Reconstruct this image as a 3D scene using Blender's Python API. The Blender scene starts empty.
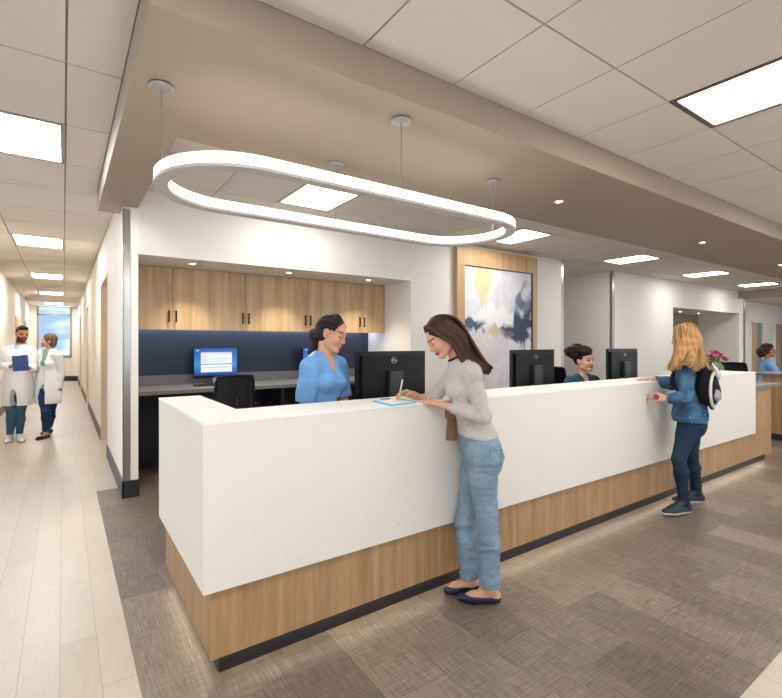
import bpy, bmesh, math, random
import numpy as np
from mathutils import Vector, Matrix, Euler

S = bpy.context.scene
COL = S.collection
random.seed(7)

# ------------------------------------------------------------------ camera, world, exposure
cam = bpy.data.cameras.new('camera'); cam_o = bpy.data.objects.new('camera', cam); COL.objects.link(cam_o)
cam_o.location = (0, 0, 1.5)
YAW = math.radians(35.02)
cam_o.rotation_euler = (math.pi/2, 0, -YAW)
cam.sensor_fit = 'HORIZONTAL'; cam.sensor_width = 36; cam.lens = 467.3/782*36
cam.shift_y = -5/782; cam.clip_start = .05; cam.clip_end = 200
S.camera = cam_o
S.view_settings.view_transform = 'Standard'; S.view_settings.look = 'None'
S.view_settings.gamma = 1; S.view_settings.use_curve_mapping = False
S.view_settings.exposure = 0.72
LAMP = 11.0      # radiance of the ceiling panels
W = bpy.data.worlds.new('world'); S.world = W; W.use_nodes = True
wn = W.node_tree.nodes; wl = W.node_tree.links
bg = wn['Background']; bg.inputs[0].default_value = (.93, .96, 1, 1); bg.inputs[1].default_value = .75

# ------------------------------------------------------------------ helpers
def lin(c):
    if isinstance(c, str):
        c = [int(c[i:i+2], 16)/255 for i in (0, 2, 4)]
    return tuple((x/12.92 if x <= .04045 else ((x+.055)/1.055)**2.4) for x in c) + (1,)

MATS = {}
def nodes_of(name):
    m = bpy.data.materials.new(name); m.use_nodes = True
    nt = m.node_tree; b = nt.nodes['Principled BSDF']
    MATS[name] = m
    return m, nt, b
def mat(name, col, rough=.5, metal=0, noise=0, nscale=20, stretch=(1,1,1), bump=0, emit=None, estr=0, alpha=1, trans=0, coat=0, spec=.5, sheen=0):
    m, nt, b = nodes_of(name); N = nt.nodes; L = nt.links
    b.inputs['Base Color'].default_value = lin(col); b.inputs['Roughness'].default_value = rough
    b.inputs['Metallic'].default_value = metal; b.inputs['Specular IOR Level'].default_value = spec
    b.inputs['Coat Weight'].default_value = coat; b.inputs['Sheen Weight'].default_value = sheen
    b.inputs['Transmission Weight'].default_value = trans
    if emit: b.inputs['Emission Color'].default_value = lin(emit); b.inputs['Emission Strength'].default_value = estr
    tc = N.new('ShaderNodeTexCoord'); mp = N.new('ShaderNodeMapping'); mp.inputs['Scale'].default_value = stretch
    L.new(tc.outputs['Object'], mp.inputs['Vector'])
    nz = N.new('ShaderNodeTexNoise'); nz.inputs['Scale'].default_value = nscale; nz.inputs['Detail'].default_value = 4
    L.new(mp.outputs[0], nz.inputs['Vector'])
    if noise:
        c = lin(col); mx = N.new('ShaderNodeMix'); mx.data_type = 'RGBA'
        mx.inputs[6].default_value = tuple(min(1, x*(1-noise)) for x in c[:3])+(1,)
        mx.inputs[7].default_value = tuple(min(1, x*(1+noise)) for x in c[:3])+(1,)
        L.new(nz.outputs['Fac'], mx.inputs[0]); L.new(mx.outputs[2], b.inputs['Base Color'])
    if bump:
        bp = N.new('ShaderNodeBump'); bp.inputs['Strength'].default_value = bump; bp.inputs['Distance'].default_value = .01
        L.new(nz.outputs['Fac'], bp.inputs['Height']); L.new(bp.outputs[0], b.inputs['Normal'])
    return m
def emat(name, col, s):
    m, nt, b = nodes_of(name)
    e = nt.nodes.new('ShaderNodeEmission'); e.inputs[0].default_value = lin(col); e.inputs[1].default_value = s
    nt.links.new(e.outputs[0], nt.nodes['Material Output'].inputs[0]); nt.nodes.remove(b)
    return m
def ramp(nt, fac, stops, interp='LINEAR'):
    r = nt.nodes.new('ShaderNodeValToRGB'); r.color_ramp.interpolation = interp
    el = r.color_ramp.elements
    while len(el) < len(stops): el.new(.5)
    for e, (p, c) in zip(el, stops): e.position = p; e.color = lin(c) if not isinstance(c, tuple) else c
    nt.links.new(fac, r.inputs[0]); return r.outputs[0]
def wood(name, c1, c2, c3, axis='z', rough=.45, scale=1.0):
    m, nt, b = nodes_of(name); N = nt.nodes; L = nt.links
    tc = N.new('ShaderNodeTexCoord'); mp = N.new('ShaderNodeMapping')
    st = {'z': (14, 14, .7), 'x': (.7, 14, 14), 'y': (14, .7, 14)}[axis]
    mp.inputs['Scale'].default_value = tuple(s*scale for s in st)
    L.new(tc.outputs['Object'], mp.inputs[0])
    n1 = N.new('ShaderNodeTexNoise'); n1.inputs['Scale'].default_value = 1.1; n1.inputs['Detail'].default_value = 6; n1.inputs['Distortion'].default_value = .6
    n2 = N.new('ShaderNodeTexNoise'); n2.inputs['Scale'].default_value = 9; n2.inputs['Detail'].default_value = 3
    L.new(mp.outputs[0], n1.inputs[0]); L.new(mp.outputs[0], n2.inputs[0])
    mx = N.new('ShaderNodeMath'); mx.operation = 'MULTIPLY_ADD'; mx.inputs[1].default_value = .35
    L.new(n2.outputs[0], mx.inputs[0]); L.new(n1.outputs[0], mx.inputs[2])
    c = ramp(nt, mx.outputs[0], [(.42, c1), (.66, c2), (.9, c3)])
    L.new(c, b.inputs['Base Color']); b.inputs['Roughness'].default_value = rough
    bp = N.new('ShaderNodeBump'); bp.inputs['Strength'].default_value = .08; bp.inputs['Distance'].default_value = .003
    L.new(n2.outputs[0], bp.inputs['Height']); L.new(bp.outputs[0], b.inputs['Normal'])
    return m
def plank(name, c1, c2, c3, mortar, w, l, weave, rough, tone=.5, off=(0, 0)):
    m, nt, b = nodes_of(name); N = nt.nodes; L = nt.links
    tc = N.new('ShaderNodeTexCoord'); mp = N.new('ShaderNodeMapping')
    mp.inputs['Rotation'].default_value = (0, 0, math.pi/2); mp.inputs['Location'].default_value = (off[0], off[1], 0)
    L.new(tc.outputs['Object'], mp.inputs[0])
    br = N.new('ShaderNodeTexBrick'); br.offset = .37; br.offset_frequency = 2
    br.inputs['Scale'].default_value = 1; br.inputs['Brick Width'].default_value = l; br.inputs['Row Height'].default_value = w
    br.inputs['Mortar Size'].default_value = .0018; br.inputs['Mortar Smooth'].default_value = .2
    br.inputs['Color1'].default_value = (0, 0, 0, 1); br.inputs['Color2'].default_value = (1, 1, 1, 1); br.inputs['Mortar'].default_value = (.5, .5, .5, 1)
    L.new(mp.outputs[0], br.inputs['Vector'])
    acc = None
    for st in ((170, 7, 1), (7, 170, 1)):
        m2 = N.new('ShaderNodeMapping'); m2.inputs['Scale'].default_value = st; L.new(tc.outputs['Object'], m2.inputs[0])
        nz = N.new('ShaderNodeTexNoise'); nz.inputs['Scale'].default_value = 1; nz.inputs['Detail'].default_value = 2
        L.new(m2.outputs[0], nz.inputs[0])
        if acc is None: acc = nz.outputs[0]
        else:
            ad = N.new('ShaderNodeMath'); ad.operation = 'ADD'; L.new(acc, ad.inputs[0]); L.new(nz.outputs[0], ad.inputs[1]); acc = ad.outputs[0]
    big = N.new('ShaderNodeTexNoise'); big.inputs['Scale'].default_value = 1.3; big.inputs['Detail'].default_value = 3
    L.new(tc.outputs['Object'], big.inputs[0])
    a1 = N.new('ShaderNodeMath'); a1.operation = 'MULTIPLY_ADD'; a1.inputs[1].default_value = weave; L.new(acc, a1.inputs[0])
    sep = N.new('ShaderNodeMath'); sep.operation = 'MULTIPLY'; sep.inputs[1].default_value = tone; L.new(br.outputs['Color'], sep.inputs[0])
    a2 = N.new('ShaderNodeMath'); a2.operation = 'MULTIPLY_ADD'; a2.inputs[1].default_value = .25; L.new(big.outputs[0], a2.inputs[0]); L.new(sep.outputs[0], a2.inputs[2])
    L.new(a2.outputs[0], a1.inputs[2])
    a3 = N.new('ShaderNodeMath'); a3.operation = 'SUBTRACT'; a3.inputs[1].default_value = weave + .125 + tone*.5 - .5; L.new(a1.outputs[0], a3.inputs[0])
    c = ramp(nt, a3.outputs[0], [(.12, c1), (.5, c2), (.88, c3)])
    mx = N.new('ShaderNodeMix'); mx.data_type = 'RGBA'; mx.inputs[7].default_value = lin(mortar)
    L.new(br.outputs['Fac'], mx.inputs[0]); L.new(c, mx.inputs[6]); L.new(mx.outputs[2], b.inputs['Base Color'])
    b.inputs['Roughness'].default_value = rough
    bp = N.new('ShaderNodeBump'); bp.inputs['Strength'].default_value = .12; bp.inputs['Distance'].default_value = .003
    L.new(acc, bp.inputs['Height']); L.new(bp.outputs[0], b.inputs['Normal'])
    return m

# materials
mat('wall_paint', 'ebe5dc', .6, bump=.02, nscale=60)
mat('wall_warm', 'f0e9de', .6, bump=.02, nscale=60)
mat('wall_tan', '8d7c68', .6)
mat('tan_paint', 'a59482', .55, noise=.03, nscale=1.2)
mat('tile', 'dcd4cb', .9, noise=.025, nscale=45, bump=.08)
mat('grid_dark', '9b9188', .7)
mat('steel', 'b9b6b2', .28, metal=1, noise=.1, nscale=3, stretch=(1, 1, .3))
mat('baseboard', '27282d', .5)
mat('baseboard_grey', '55545c', .5)
mat('toe', '1f1e20', .45)
mat('navy', '222a38', .4)
mat('navy_dark', '151a26', .5)
mat('black', '0b0b0c', .5, spec=.3)
mat('black_gloss', '0d0d0f', .3, spec=.35)
mat('black_mesh', '2a2a2e', .8, noise=.4, nscale=220)
mat('dark_grey', '2a2a2d', .45)
mat('mid_grey', '8b8b8e', .4)
mat('frame_grey', 'a49d96', .4, metal=.3)
mat('frame_dark', '6a635c', .35, metal=.6)
mat('white_plastic', 'e8e8e8', .4)
mat('canopy', 'a8a4a2', .35, metal=.4)
mat('jamb', 'd9c8b4', .5)
mat('chrome', 'd0d0d4', .15, metal=1)
emat('panel', 'fffefb', LAMP)
emat('panel_bright', 'fffefb', LAMP*1.5)
emat('top_fill_glow', 'fffaf0', 1.6)  # glow added on the pendant's housing top to brighten the ceiling
mat('lens_grey', 'b3aca8', .5, emit='fffaf5', estr=.05)
emat('ring_glow', 'fffdfa', 5.5)
emat('spot_glow', 'fff0d0', 22)
emat('led', 'cfe0ff', 15)
emat('led_warm', 'fff2dc', 9)
emat('screen_white', 'f4f8ff', 1.0)
wood('oak', '94714e', 'aa855c', 'bb9870', 'z', scale=1.5)
wood('oak_pale', 'ad8c62', 'bf9e74', 'cdb08a', 'z', scale=1.1)
wood('oak_frame', 'b08a5c', 'c39d70', 'd2b088', 'z')
plank('floor_light', 'b3a593', 'c8bbaa', 'd6cbbc', 'a89a88', .153, 1.2, .45, .33, .16, off=(0, .014))
plank('floor_dark', '594d42', '7a6c5e', '9a8c7b', '564b41', .305, .95, 1.1, .38, .40, off=(.3, .1))

def quartz():
    m, nt, b = nodes_of('quartz'); N = nt.nodes; L = nt.links
    tc = N.new('ShaderNodeTexCoord')
    v = N.new('ShaderNodeTexVoronoi'); v.inputs['Scale'].default_value = 105; L.new(tc.outputs['Object'], v.inputs[0])
    f1 = ramp(nt, v.outputs['Distance'], [(.13, (1, 1, 1, 1)), (.24, (0, 0, 0, 1))])
    w = N.new('ShaderNodeTexWhiteNoise'); L.new(v.outputs['Color'], w.inputs[0])
    f2 = ramp(nt, w.outputs['Value'], [(.62, (0, 0, 0, 1)), (.66, (1, 1, 1, 1))])
    mu = N.new('ShaderNodeMath'); mu.operation = 'MULTIPLY'; L.new(f1, mu.inputs[0]); L.new(f2, mu.inputs[1])
    w2 = N.new('ShaderNodeTexWhiteNoise'); w2.noise_dimensions = '1D'; L.new(w.outputs['Value'], w2.inputs['W'])
    c = ramp(nt, w2.outputs['Value'], [(.0, 'b0977a'), (.5, 'cfc6b8'), (1, 'b3ada6')])
    mx = N.new('ShaderNodeMix'); mx.data_type = 'RGBA'; mx.inputs[6].default_value = lin('e6dfd3')
    L.new(mu.outputs[0], mx.inputs[0]); L.new(c, mx.inputs[7]); L.new(mx.outputs[2], b.inputs['Base Color'])
    b.inputs['Roughness'].default_value = .42; b.inputs['Specular IOR Level'].default_value = .25
quartz()
mat('quartz_lit_top', 'f3f1ed', .5, spec=.1, noise=.01, nscale=90)  # whiter copy of quartz: overhead light put into the top's colour
def greystone():
    m, nt, b = nodes_of('grey_stone'); N = nt.nodes; L = nt.links
    tc = N.new('ShaderNodeTexCoord'); n = N.new('ShaderNodeTexNoise'); n.inputs['Scale'].default_value = 120; n.inputs['Detail'].default_value = 5
    L.new(tc.outputs['Object'], n.inputs[0])
    L.new(ramp(nt, n.outputs[0], [(.35, '5c5a5c'), (.65, '86837f')]), b.inputs['Base Color']); b.inputs['Roughness'].default_value = .35
greystone()

def addbox(bm, x0, x1, y0, y1, z0, z1):
    v = [bm.verts.new(p) for p in ((x0,y0,z0),(x1,y0,z0),(x1,y1,z0),(x0,y1,z0),(x0,y0,z1),(x1,y0,z1),(x1,y1,z1),(x0,y1,z1))]
    fs = [bm.faces.new([v[i] for i in q]) for q in ((3,2,1,0),(4,5,6,7),(0,1,5,4),(1,2,6,5),(2,3,7,6),(3,0,4,7))]
    return fs
def addcyl(bm, p0, p1, r0, r1=None, n=16):
    p0, p1 = Vector(p0), Vector(p1); r1 = r0 if r1 is None else r1
    q = (p1-p0).to_track_quat('Z', 'Y')
    a = [bm.verts.new(p0+q@Vector((math.cos(t)*r0, math.sin(t)*r0, 0))) for t in [2*math.pi*i/n for i in range(n)]]
    b = [bm.verts.new(p1+q@Vector((math.cos(t)*r1, math.sin(t)*r1, 0))) for t in [2*math.pi*i/n for i in range(n)]]
    for i in range(n):
        bm.faces.new((a[i], a[(i+1) % n], b[(i+1) % n], b[i]))
    bm.faces.new(a[::-1]); bm.faces.new(b)
def addtube(bm, pts, r, n=8):
    pts = [Vector(p) for p in pts]; rings = []
    rr = r if isinstance(r, (list, tuple)) else [r]*len(pts)
    prev = None
    for i, p in enumerate(pts):
        t = (pts[min(i+1, len(pts)-1)]-pts[max(i-1, 0)]).normalized()
        if prev is None: prev = t.orthogonal().normalized()
        x = (prev-t*prev.dot(t)).normalized(); prev = x; y = t.cross(x)
        rings.append([bm.verts.new(p+(x*math.cos(a)+y*math.sin(a))*rr[i]) for a in [2*math.pi*k/n for k in range(n)]])
    for a, b in zip(rings, rings[1:]):
        for k in range(n): bm.faces.new((a[k], a[(k+1) % n], b[(k+1) % n], b[k]))
    bm.faces.new(rings[0][::-1]); bm.faces.new(rings[-1])
def addlathe(bm, prof, c=(0, 0, 0), n=24):
    rings = [[bm.verts.new((c[0]+r*math.cos(2*math.pi*k/n), c[1]+r*math.sin(2*math.pi*k/n), c[2]+z)) for k in range(n)] for r, z in prof]
    for a, b in zip(rings, rings[1:]):
        for k in range(n): bm.faces.new((a[k], a[(k+1) % n], b[(k+1) % n], b[k]))
    bm.faces.new(rings[0][::-1]); bm.faces.new(rings[-1])
def addell(bm, c, r, n=12, R=None):
    g = bmesh.ops.create_uvsphere(bm, u_segments=n, v_segments=max(6, n*2//3), radius=1)
    M = Matrix.Translation(c) @ (R.to_4x4() if R else Matrix.Identity(4)) @ Matrix.Diagonal((*r, 1))
    bmesh.ops.transform(bm, matrix=M, verts=g['verts'])
def mesh_from(bm, name, m, smooth=False, bevel=0):
    if bevel:
        bmesh.ops.bevel(bm, geom=[e for e in bm.edges if e.calc_face_angle(0) > .6], offset=bevel, segments=2, affect='EDGES', profile=.6)
    me = bpy.data.meshes.new(name); bm.normal_update(); bm.to_mesh(me); bm.free()
    for mm in (m if isinstance(m, (list, tuple)) else [m]): me.materials.append(MATS[mm])
    if smooth: me.polygons.foreach_set('use_smooth', [True]*len(me.polygons))
    return me
def obj(name, bm, m, parent=None, smooth=False, bevel=0, loc=None):
    me = bm if isinstance(bm, bpy.types.Mesh) else mesh_from(bm, name, m, smooth, bevel)
    o = bpy.data.objects.new(name, me); COL.objects.link(o)
    if parent: o.parent = parent
    if loc: o.location = loc
    return o
def tag(o, label, cat, group=None):
    o['label'] = label; o['category'] = cat
    if group: o['group'] = group
    return o
def thing(name, label, cat, loc=(0, 0, 0), rz=0, group=None):
    o = bpy.data.objects.new(name, None); COL.objects.link(o); o.empty_display_size = .1
    o.location = loc; o.rotation_euler = (0, 0, rz)
    return tag(o, label, cat, group)
def struct(name, bm, m, parent=None, **k):
    o = obj(name, bm, m, parent, **k); o['kind'] = 'structure'; return o
def boxes(*bs):
    bm = bmesh.new()
    for b in bs: addbox(bm, *b)
    return bm
def dup(root, loc, rz, label=None, group=None):
    r = root.copy(); COL.objects.link(r); r.location = loc; r.rotation_euler = (0, 0, rz)
    if label: r['label'] = label
    if group: r['group'] = group
    for ch in list(root.children):
        c = ch.copy(); COL.objects.link(c); c.parent = r
        for g in list(ch.children):
            d = g.copy(); COL.objects.link(d); d.parent = c
    return r

# ------------------------------------------------------------------ floor and ceiling
ZC = 3.03; ZS = 2.84
bm = bmesh.new()
def quad(bm, x0, x1, y0, y1, z, mi):
    f = bm.faces.new([bm.verts.new(p) for p in ((x0,y0,z),(x1,y0,z),(x1,y1,z),(x0,y1,z))]); f.material_index = mi
quad(bm, .273, 30, .775, 5.62, 0, 1)
quad(bm, .605, 30, 5.62, 12, 0, 1)
quad(bm, -8, .273, -8, 5.62, 0, 0); quad(bm, -8, .605, 5.62, 24, 0, 0); quad(bm, .273, 30, -8, .775, 0, 0)
struct('floor', bm, ['floor_light', 'floor_dark'])

def ranges(p0, pitch, lo, hi):
    k = math.ceil((lo-p0)/pitch-1e-6); out = [lo]
    while p0+k*pitch < hi-1e-6:
        if p0+k*pitch > lo+.03: out.append(p0+k*pitch)
        k += 1
    return out+[hi]
LIGHTS = []
def tiles(xlo, xhi, ylo, yhi, px, wx, py, wy, isl):
    xs = ranges(px, wx, xlo, xhi); ys = ranges(py, wy, ylo, yhi); g = .0055
    for i in range(len(xs)-1):
        for j in range(len(ys)-1):
            a, b, c, d = xs[i], xs[i+1], ys[j], ys[j+1]
            if isl((a+b)/2, (c+d)/2): LIGHTS.append((a, b, c, d)); continue
            addbox(cb, a+g, b-g, c+g, d-g, ZC, ZC+.010)
cb = bmesh.new()
def inr(v, c, w=.1): return abs(v-c) < w
tiles(-1.085, .28, -5, 5.6, .012, .624, 3.10, .872, lambda x, y: inr(x, -.30, .2) and (inr(y, 4.41) or inr(y, 4.41-4.36, .2)))
tiles(-1.085, .478, 5.6, 23.1, .012, .624, 3.10, .872, lambda x, y: inr(x, -.30, .2) and any(inr(y, 4.41+4.36*k, .2) for k in range(1, 6)))
tiles(-6.2, -1.085, -5, 2.05, .012, .624, .19, 1.22, lambda x, y: inr(y, .8, .2) and (inr(x, -2.8, .2)))  # the panel here is out of view, added for fill light
tiles(.28, 22, -5, 2.05, .012, .624, .19, 1.22, lambda x, y: (inr(y, .8, .2) or inr(y, -2.86, .2)) and any(inr(x, 3.444+3.12*k, .2) for k in range(-1, 6)))  # panels out of view in this zone are added for fill light
tiles(.60, 16.1, 3.29, 5.34, .012, .624, 4.05, .79, lambda x, y: inr(y, 4.45, .2) and any(inr(x, 2.196+3.12*k, .2) for k in range(5)))
tiles(7.51, 9.38, 5.34, 11, .012, .624, 4.185, .615, lambda x, y: False)
tiles(16.58, 30, 2.05, 6.46, .012, .624, 4.185, .615, lambda x, y: inr(y, 4.49, .2) and (inr(x, 20.9, .2) or inr(x, 17.8, .2)))
ceil = struct('ceiling', cb, 'tile')
bm = bmesh.new()
addbox(bm, -6.5, 30, -5, 5.4, ZC+.010, ZC+.08)
addbox(bm, -1.3, 11, 5.4, 23.3, ZC+.010, ZC+.08); addbox(bm, 11, 30, 5.4, 6.6, ZC+.010, ZC+.08)
struct('ceiling.001', bm, 'grid_dark')
# ceiling light panels
wheres = {}
for i, (a, b, c, d) in enumerate(LIGHTS):
    t = thing('ceiling_light', '', 'ceiling light', ((a+b)/2, (c+d)/2, ZC), 0, 'recessed ceiling light panels')
    wheres[i] = (t, (a+b)/2, (c+d)/2)
    w, h = (b-a)/2, (d-c)/2; f = .035
    fr = boxes((-w, w, -h, -h+f, -.004, .03), (-w, w, h-f, h, -.004, .03), (-w, -w+f*.9, -h+f, h-f, -.004, .03), (w-f*.9, w, -h+f, h-f, -.004, .03))
    obj('frame', fr, 'frame_dark' if (b > 3 and c < 2 and a > .28) else 'frame_grey', t)
    obj('diffuser', boxes((-w+f*.9, w-f*.9, -h+f, h-f, .004, .02)), 'panel_bright' if ((a < .28 and c > 3) or a > 16) else 'panel', t)
names = {}
def light_label(x, y):
    if x < .28 and y < 5: return ('ceiling light panel nearest us over the corridor, cut by the left picture edge' if y > 1 else 'unseen ceiling light panel behind the viewer, added for fill light at the corridor mouth')  # the panel behind the viewer is unseen, added for fill
    if x < .28: return ['second', 'third', 'fourth', 'fifth', 'farthest'][int(round((y-8.77)/4.36))] + ' ceiling light panel along the corridor ceiling, counting from us'
    if 3.2 < y < 5.4 and x < 16: return ['ceiling light panel seen through the glowing oval pendant', 'ceiling light panel above the framed painting, at the right end of the pendant', 'ceiling light panel over the passage right of the framed painting', 'ceiling light panel over the recess behind the long haired visitor', 'farthest ceiling light panel before the tan beam on the right'][int(round((x-2.196)/3.12))]
    if x > 16: return 'ceiling light panel beyond the tan cross beam at far right' + (', the farther one' if x > 19 else ', the nearer one')
    if y > 0 and 3 < x < 4: return 'large bright ceiling light panel with dark frame at upper right'
    return 'unseen ceiling light panel outside the picture, added for fill light over the waiting side'
for t, x, y in wheres.values(): t['label'] = light_label(x, y)

# tan soffit around the desk
bm = boxes((.28, 22, 2.05, 3.29, ZS, ZC+.03), (.28, .60, 3.29, 5.55, ZS, ZC+.03), (16.08, 16.58, 3.29, 5.36, ZS, ZC+.03))
bmesh.ops.remove_doubles(bm, verts=bm.verts, dist=1e-4)
struct('beam', bm, 'tan_paint')

# ------------------------------------------------------------------ walls
B = .165   # baseboard height
struct('wall_left', boxes((-1.25, -1.085, 7, 23.1, 0, ZC+.03)), 'wall_warm')
# doors in the left corridor wall
for i, y in enumerate((16.4, 19.9)):
    t = boxes((-1.087, -1.07, y, y+.06, 0, 2.28), (-1.087, -1.07, y+1.25, y+1.31, 0, 2.28), (-1.087, -1.07, y, y+1.31, 2.22, 2.28))
    struct('door_%d' % (i+1), boxes((-1.09, -1.078, y+.06, y+1.25, 0, 2.22)), 'oak_pale')
    struct('trim_%d' % (i+1), t, 'jamb')
bm = boxes((-1.085, -1.07, 7, 16.4, 0, B), (-1.085, -1.07, 17.71, 19.9, 0, B), (-1.085, -1.07, 21.21, 23.1, 0, B))
struct('baseboard_left', bm, 'baseboard_grey')
# corridor right wall with door recesses
X0, X1 = .478, .605
openings = [(7.24, 8.55), (12.9, 14.2), (18.3, 19.6)]
segs = []; y = 5.215
for a, b in openings:
    segs.append((X0, X1, y, a, 0, ZC+.03)); segs.append((X0, X1, a, b, 2.44, ZC+.03)); y = b
segs.append((X0, X1, y, 23.1, 0, ZC+.03))
segs.append((X1, .66, 6.42, 23.1, 0, ZC+.03))
struct('wall_corridor', boxes(*segs), 'wall_warm')
for i, (a, b) in enumerate(openings):
    struct('door_%d' % (i+3), boxes((.592, .604, a+.002, b-.03, 0, 2.42)), 'oak_pale')
    struct('trim_%d' % (i+3), boxes((X0-.006, .592, b-.03, b+.004, 0, 2.44), (X0-.006, .592, a-.004, a+.02, 0, 2.44), (X0-.006, .592, a+.02, b-.03, 2.405, 2.445)), 'jamb')
y = 5.2; bb = []
for a, b in openings+[(23.09, 0)]:
    bb.append((X0-.013, X0, y, a-.004, 0, B)); y = b+.004
struct('baseboard_corridor', boxes(*bb), 'baseboard_grey')
struct('baseboard_post', boxes((X0-.013, .612, 5.2, 5.215, 0, B)), 'baseboard')
struct('trim_6', boxes((X0-.004, .535, 5.209, 5.215, B, ZS-.02), (X0-.006, X0, 5.209, 5.262, B, ZS-.02)), 'steel')
# end wall of the corridor with window
wx0, wx1, wz0, wz1 = -.86, .27, .93, 3.0
struct('wall_end', boxes((-1.1, wx0, 23.1, 23.3, 0, ZC+.03), (wx1, .66, 23.1, 23.3, 0, ZC+.03), (wx0, wx1, 23.1, 23.3, 0, wz0)), 'wall_warm')
struct('trim_7', boxes((.30, X0, 22.9, 23.1, 0, ZC)), 'wall_warm')
struct('baseboard_end', boxes((-1.085, .30, 23.07, 23.1, 0, .2), (.28, X0, 22.87, 22.9, 0, .2)), 'baseboard')
wf = struct('window_1', boxes((wx0, wx0+.06, 23.08, 23.2, wz0, wz1), (wx1-.06, wx1, 23.08, 23.2, wz0, wz1), (wx0, wx1, 23.08, 23.2, wz1-.03, wz1),
    (wx0, wx1, 23.06, 23.2, wz0, wz0+.12), (wx0, wx1, 23.08, 23.2, 2.64, 2.70)), 'frame_grey')
m, nt, b = nodes_of('pane'); b.inputs['Transmission Weight'].default_value = 1; b.inputs['Roughness'].default_value = .02; b.inputs['IOR'].default_value = 1.05; b.inputs['Base Color'].default_value = (.5, .55, .6, 1)
gl = struct('window_1_pane', boxes((wx0, wx1, 23.13, 23.14, wz0, wz1)), 'pane', wf)
# sky beyond, with cloud
# sky comes from the world: blue with soft clouds
tcw = wn.new('ShaderNodeTexCoord'); mpw = wn.new('ShaderNodeMapping'); mpw.inputs['Scale'].default_value = (1, 1, 2.6)
nw = wn.new('ShaderNodeTexNoise'); nw.inputs['Scale'].default_value = 14; nw.inputs['Detail'].default_value = 5
wl.new(tcw.outputs['Generated'], mpw.inputs[0]); wl.new(mpw.outputs[0], nw.inputs[0])
rw = wn.new('ShaderNodeValToRGB'); rw.color_ramp.elements[0].position = .44; rw.color_ramp.elements[0].color = lin('a9c8ea')
rw.color_ramp.elements[1].position = .6; rw.color_ramp.elements[1].color = lin('fffcf6')
wl.new(nw.outputs[0], rw.inputs[0]); wl.new(rw.outputs[0], bg.inputs[0]); bg.inputs[1].default_value = 1.3

# back wall with cabinet niche
NX0, NX1, NZ, NB = .605, 3.997, 2.39, 6.35
Yb = 5.215
struct('wall_back', boxes((X1, NX1, Yb, Yb+.12, NZ+.02, ZC+.03), (NX1, 7.51, Yb, Yb+.15, 0, ZC+.03), (NX1, 7.51, Yb+.15, 11, 0, ZC+.03),
    (X1, NX1, NB, NB+.06, 0, ZC)), 'wall_paint')
struct('ceiling.002', boxes((X1, NX1, Yb, NB, NZ, NZ+.02)), 'wall_paint')
struct('wall_niche', boxes((X1+.001, NX1-.001, NB-.012, NB, 1.115, 1.70)), 'navy')
struct('baseboard_back', boxes((NX1, 7.51, Yb-.013, Yb, 0, B)), 'baseboard')
# passage and second wall
Y2 = 5.34
struct('wall_passage', boxes((9.38, 11.6, Y2+.15, 11, 0, ZC+.03)), 'wall_paint')
N2a, N2b, N2y = 12.07, 16.13, 6.42
struct('wall_right', boxes((9.38, N2a, Y2, Y2+.15, 0, ZC+.03), (N2a, N2b, Y2, Y2+.15, 2.39, ZC+.03), (N2b, 16.58, Y2, Y2+.15, 0, ZC+.03), (N2b, 16.58, Y2+.15, N2y+.2, 0, ZC+.03)), 'wall_paint')
struct('wall_recess', boxes((N2a-.4, N2b, N2y, N2y+.1, 0, 2.45)), 'wall_tan')
struct('ceiling.003', boxes((N2a-.15, N2b, Y2+.15, N2y, 2.39, 2.43)), 'wall_paint')
struct('trim_8', boxes((7.46, 7.516, Yb-.006, Yb+.05, B, ZC)), 'steel')
struct('trim_9', boxes((9.372, 9.46, Y2-.006, Y2+.05, B, ZC)), 'steel')
struct('trim_10', boxes((16.45, 16.6, Y2-.008, Y2, B, ZS)), 'steel')
struct('baseboard_right', boxes((9.38, N2a, Y2-.013, Y2, 0, B)), 'baseboard')
# far wall with doors
Yf = 6.46
struct('wall_far', boxes((16.58, 30, Yf, Yf+.15, 0, ZC+.03)), 'wall_paint')
struct('wall_side', boxes((29.9, 30, -8, Yf, 0, ZC+.03)), 'wall_paint')
for i, x in enumerate((20.58, 23.1, 26.2)):
    struct('door_%d' % (i+6), boxes((x+.07, x+1.13, Yf-.012, Yf-.002, 0, 2.3)), 'mid_grey')
    struct('trim_%d' % (i+11), boxes((x, x+.55, Yf-.04, Yf-.012, 0, 2.3)), 'oak_frame')
    struct('trim_%d' % (i+14), boxes((x-.06, x, Yf-.05, Yf, 0, 2.36), (x+1.13, x+1.19, Yf-.05, Yf, 0, 2.36), (x, x+1.13, Yf-.05, Yf, 2.3, 2.36)), 'white_plastic')
# ------------------------------------------------------------------ oval pendant lamp
RX, RY, RCX, RCY, RZ = 1.236, .413, 1.652, 2.665, 2.345
def stadium(r, n=40):
    out = []; L_ = RX-RY
    for i in range(n+1):
        a = -math.pi/2+math.pi*i/n; out.append((L_+r*math.cos(a), r*math.sin(a)))
    for i in range(n+1):
        a = math.pi/2+math.pi*i/n; out.append((-L_+r*math.cos(a), r*math.sin(a)))
    return out
def ringband(bm, r0, r1, z0, z1):
    a = stadium(r0); b = stadium(r1); n = len(a)
    V = [[bm.verts.new((p[0], p[1], z)) for p in q] for q, z in ((a, z0), (b, z0), (b, z1), (a, z1))]
    for k in range(4):
        p, q = V[k], V[(k+1) % 4]
        for i in range(n): bm.faces.new((p[i], p[(i+1) % n], q[(i+1) % n], q[i]))
    bmesh.ops.recalc_face_normals(bm, faces=bm.faces)
pend = thing('pendant_lamp', 'glowing oval ring pendant lamp hanging over the reception counter', 'pendant lamp', (RCX, RCY, RZ))
bm = bmesh.new(); ringband(bm, RY-.036, RY+.036, 0, .016); obj('lower_lens', bm, 'lens_grey', pend)
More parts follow.
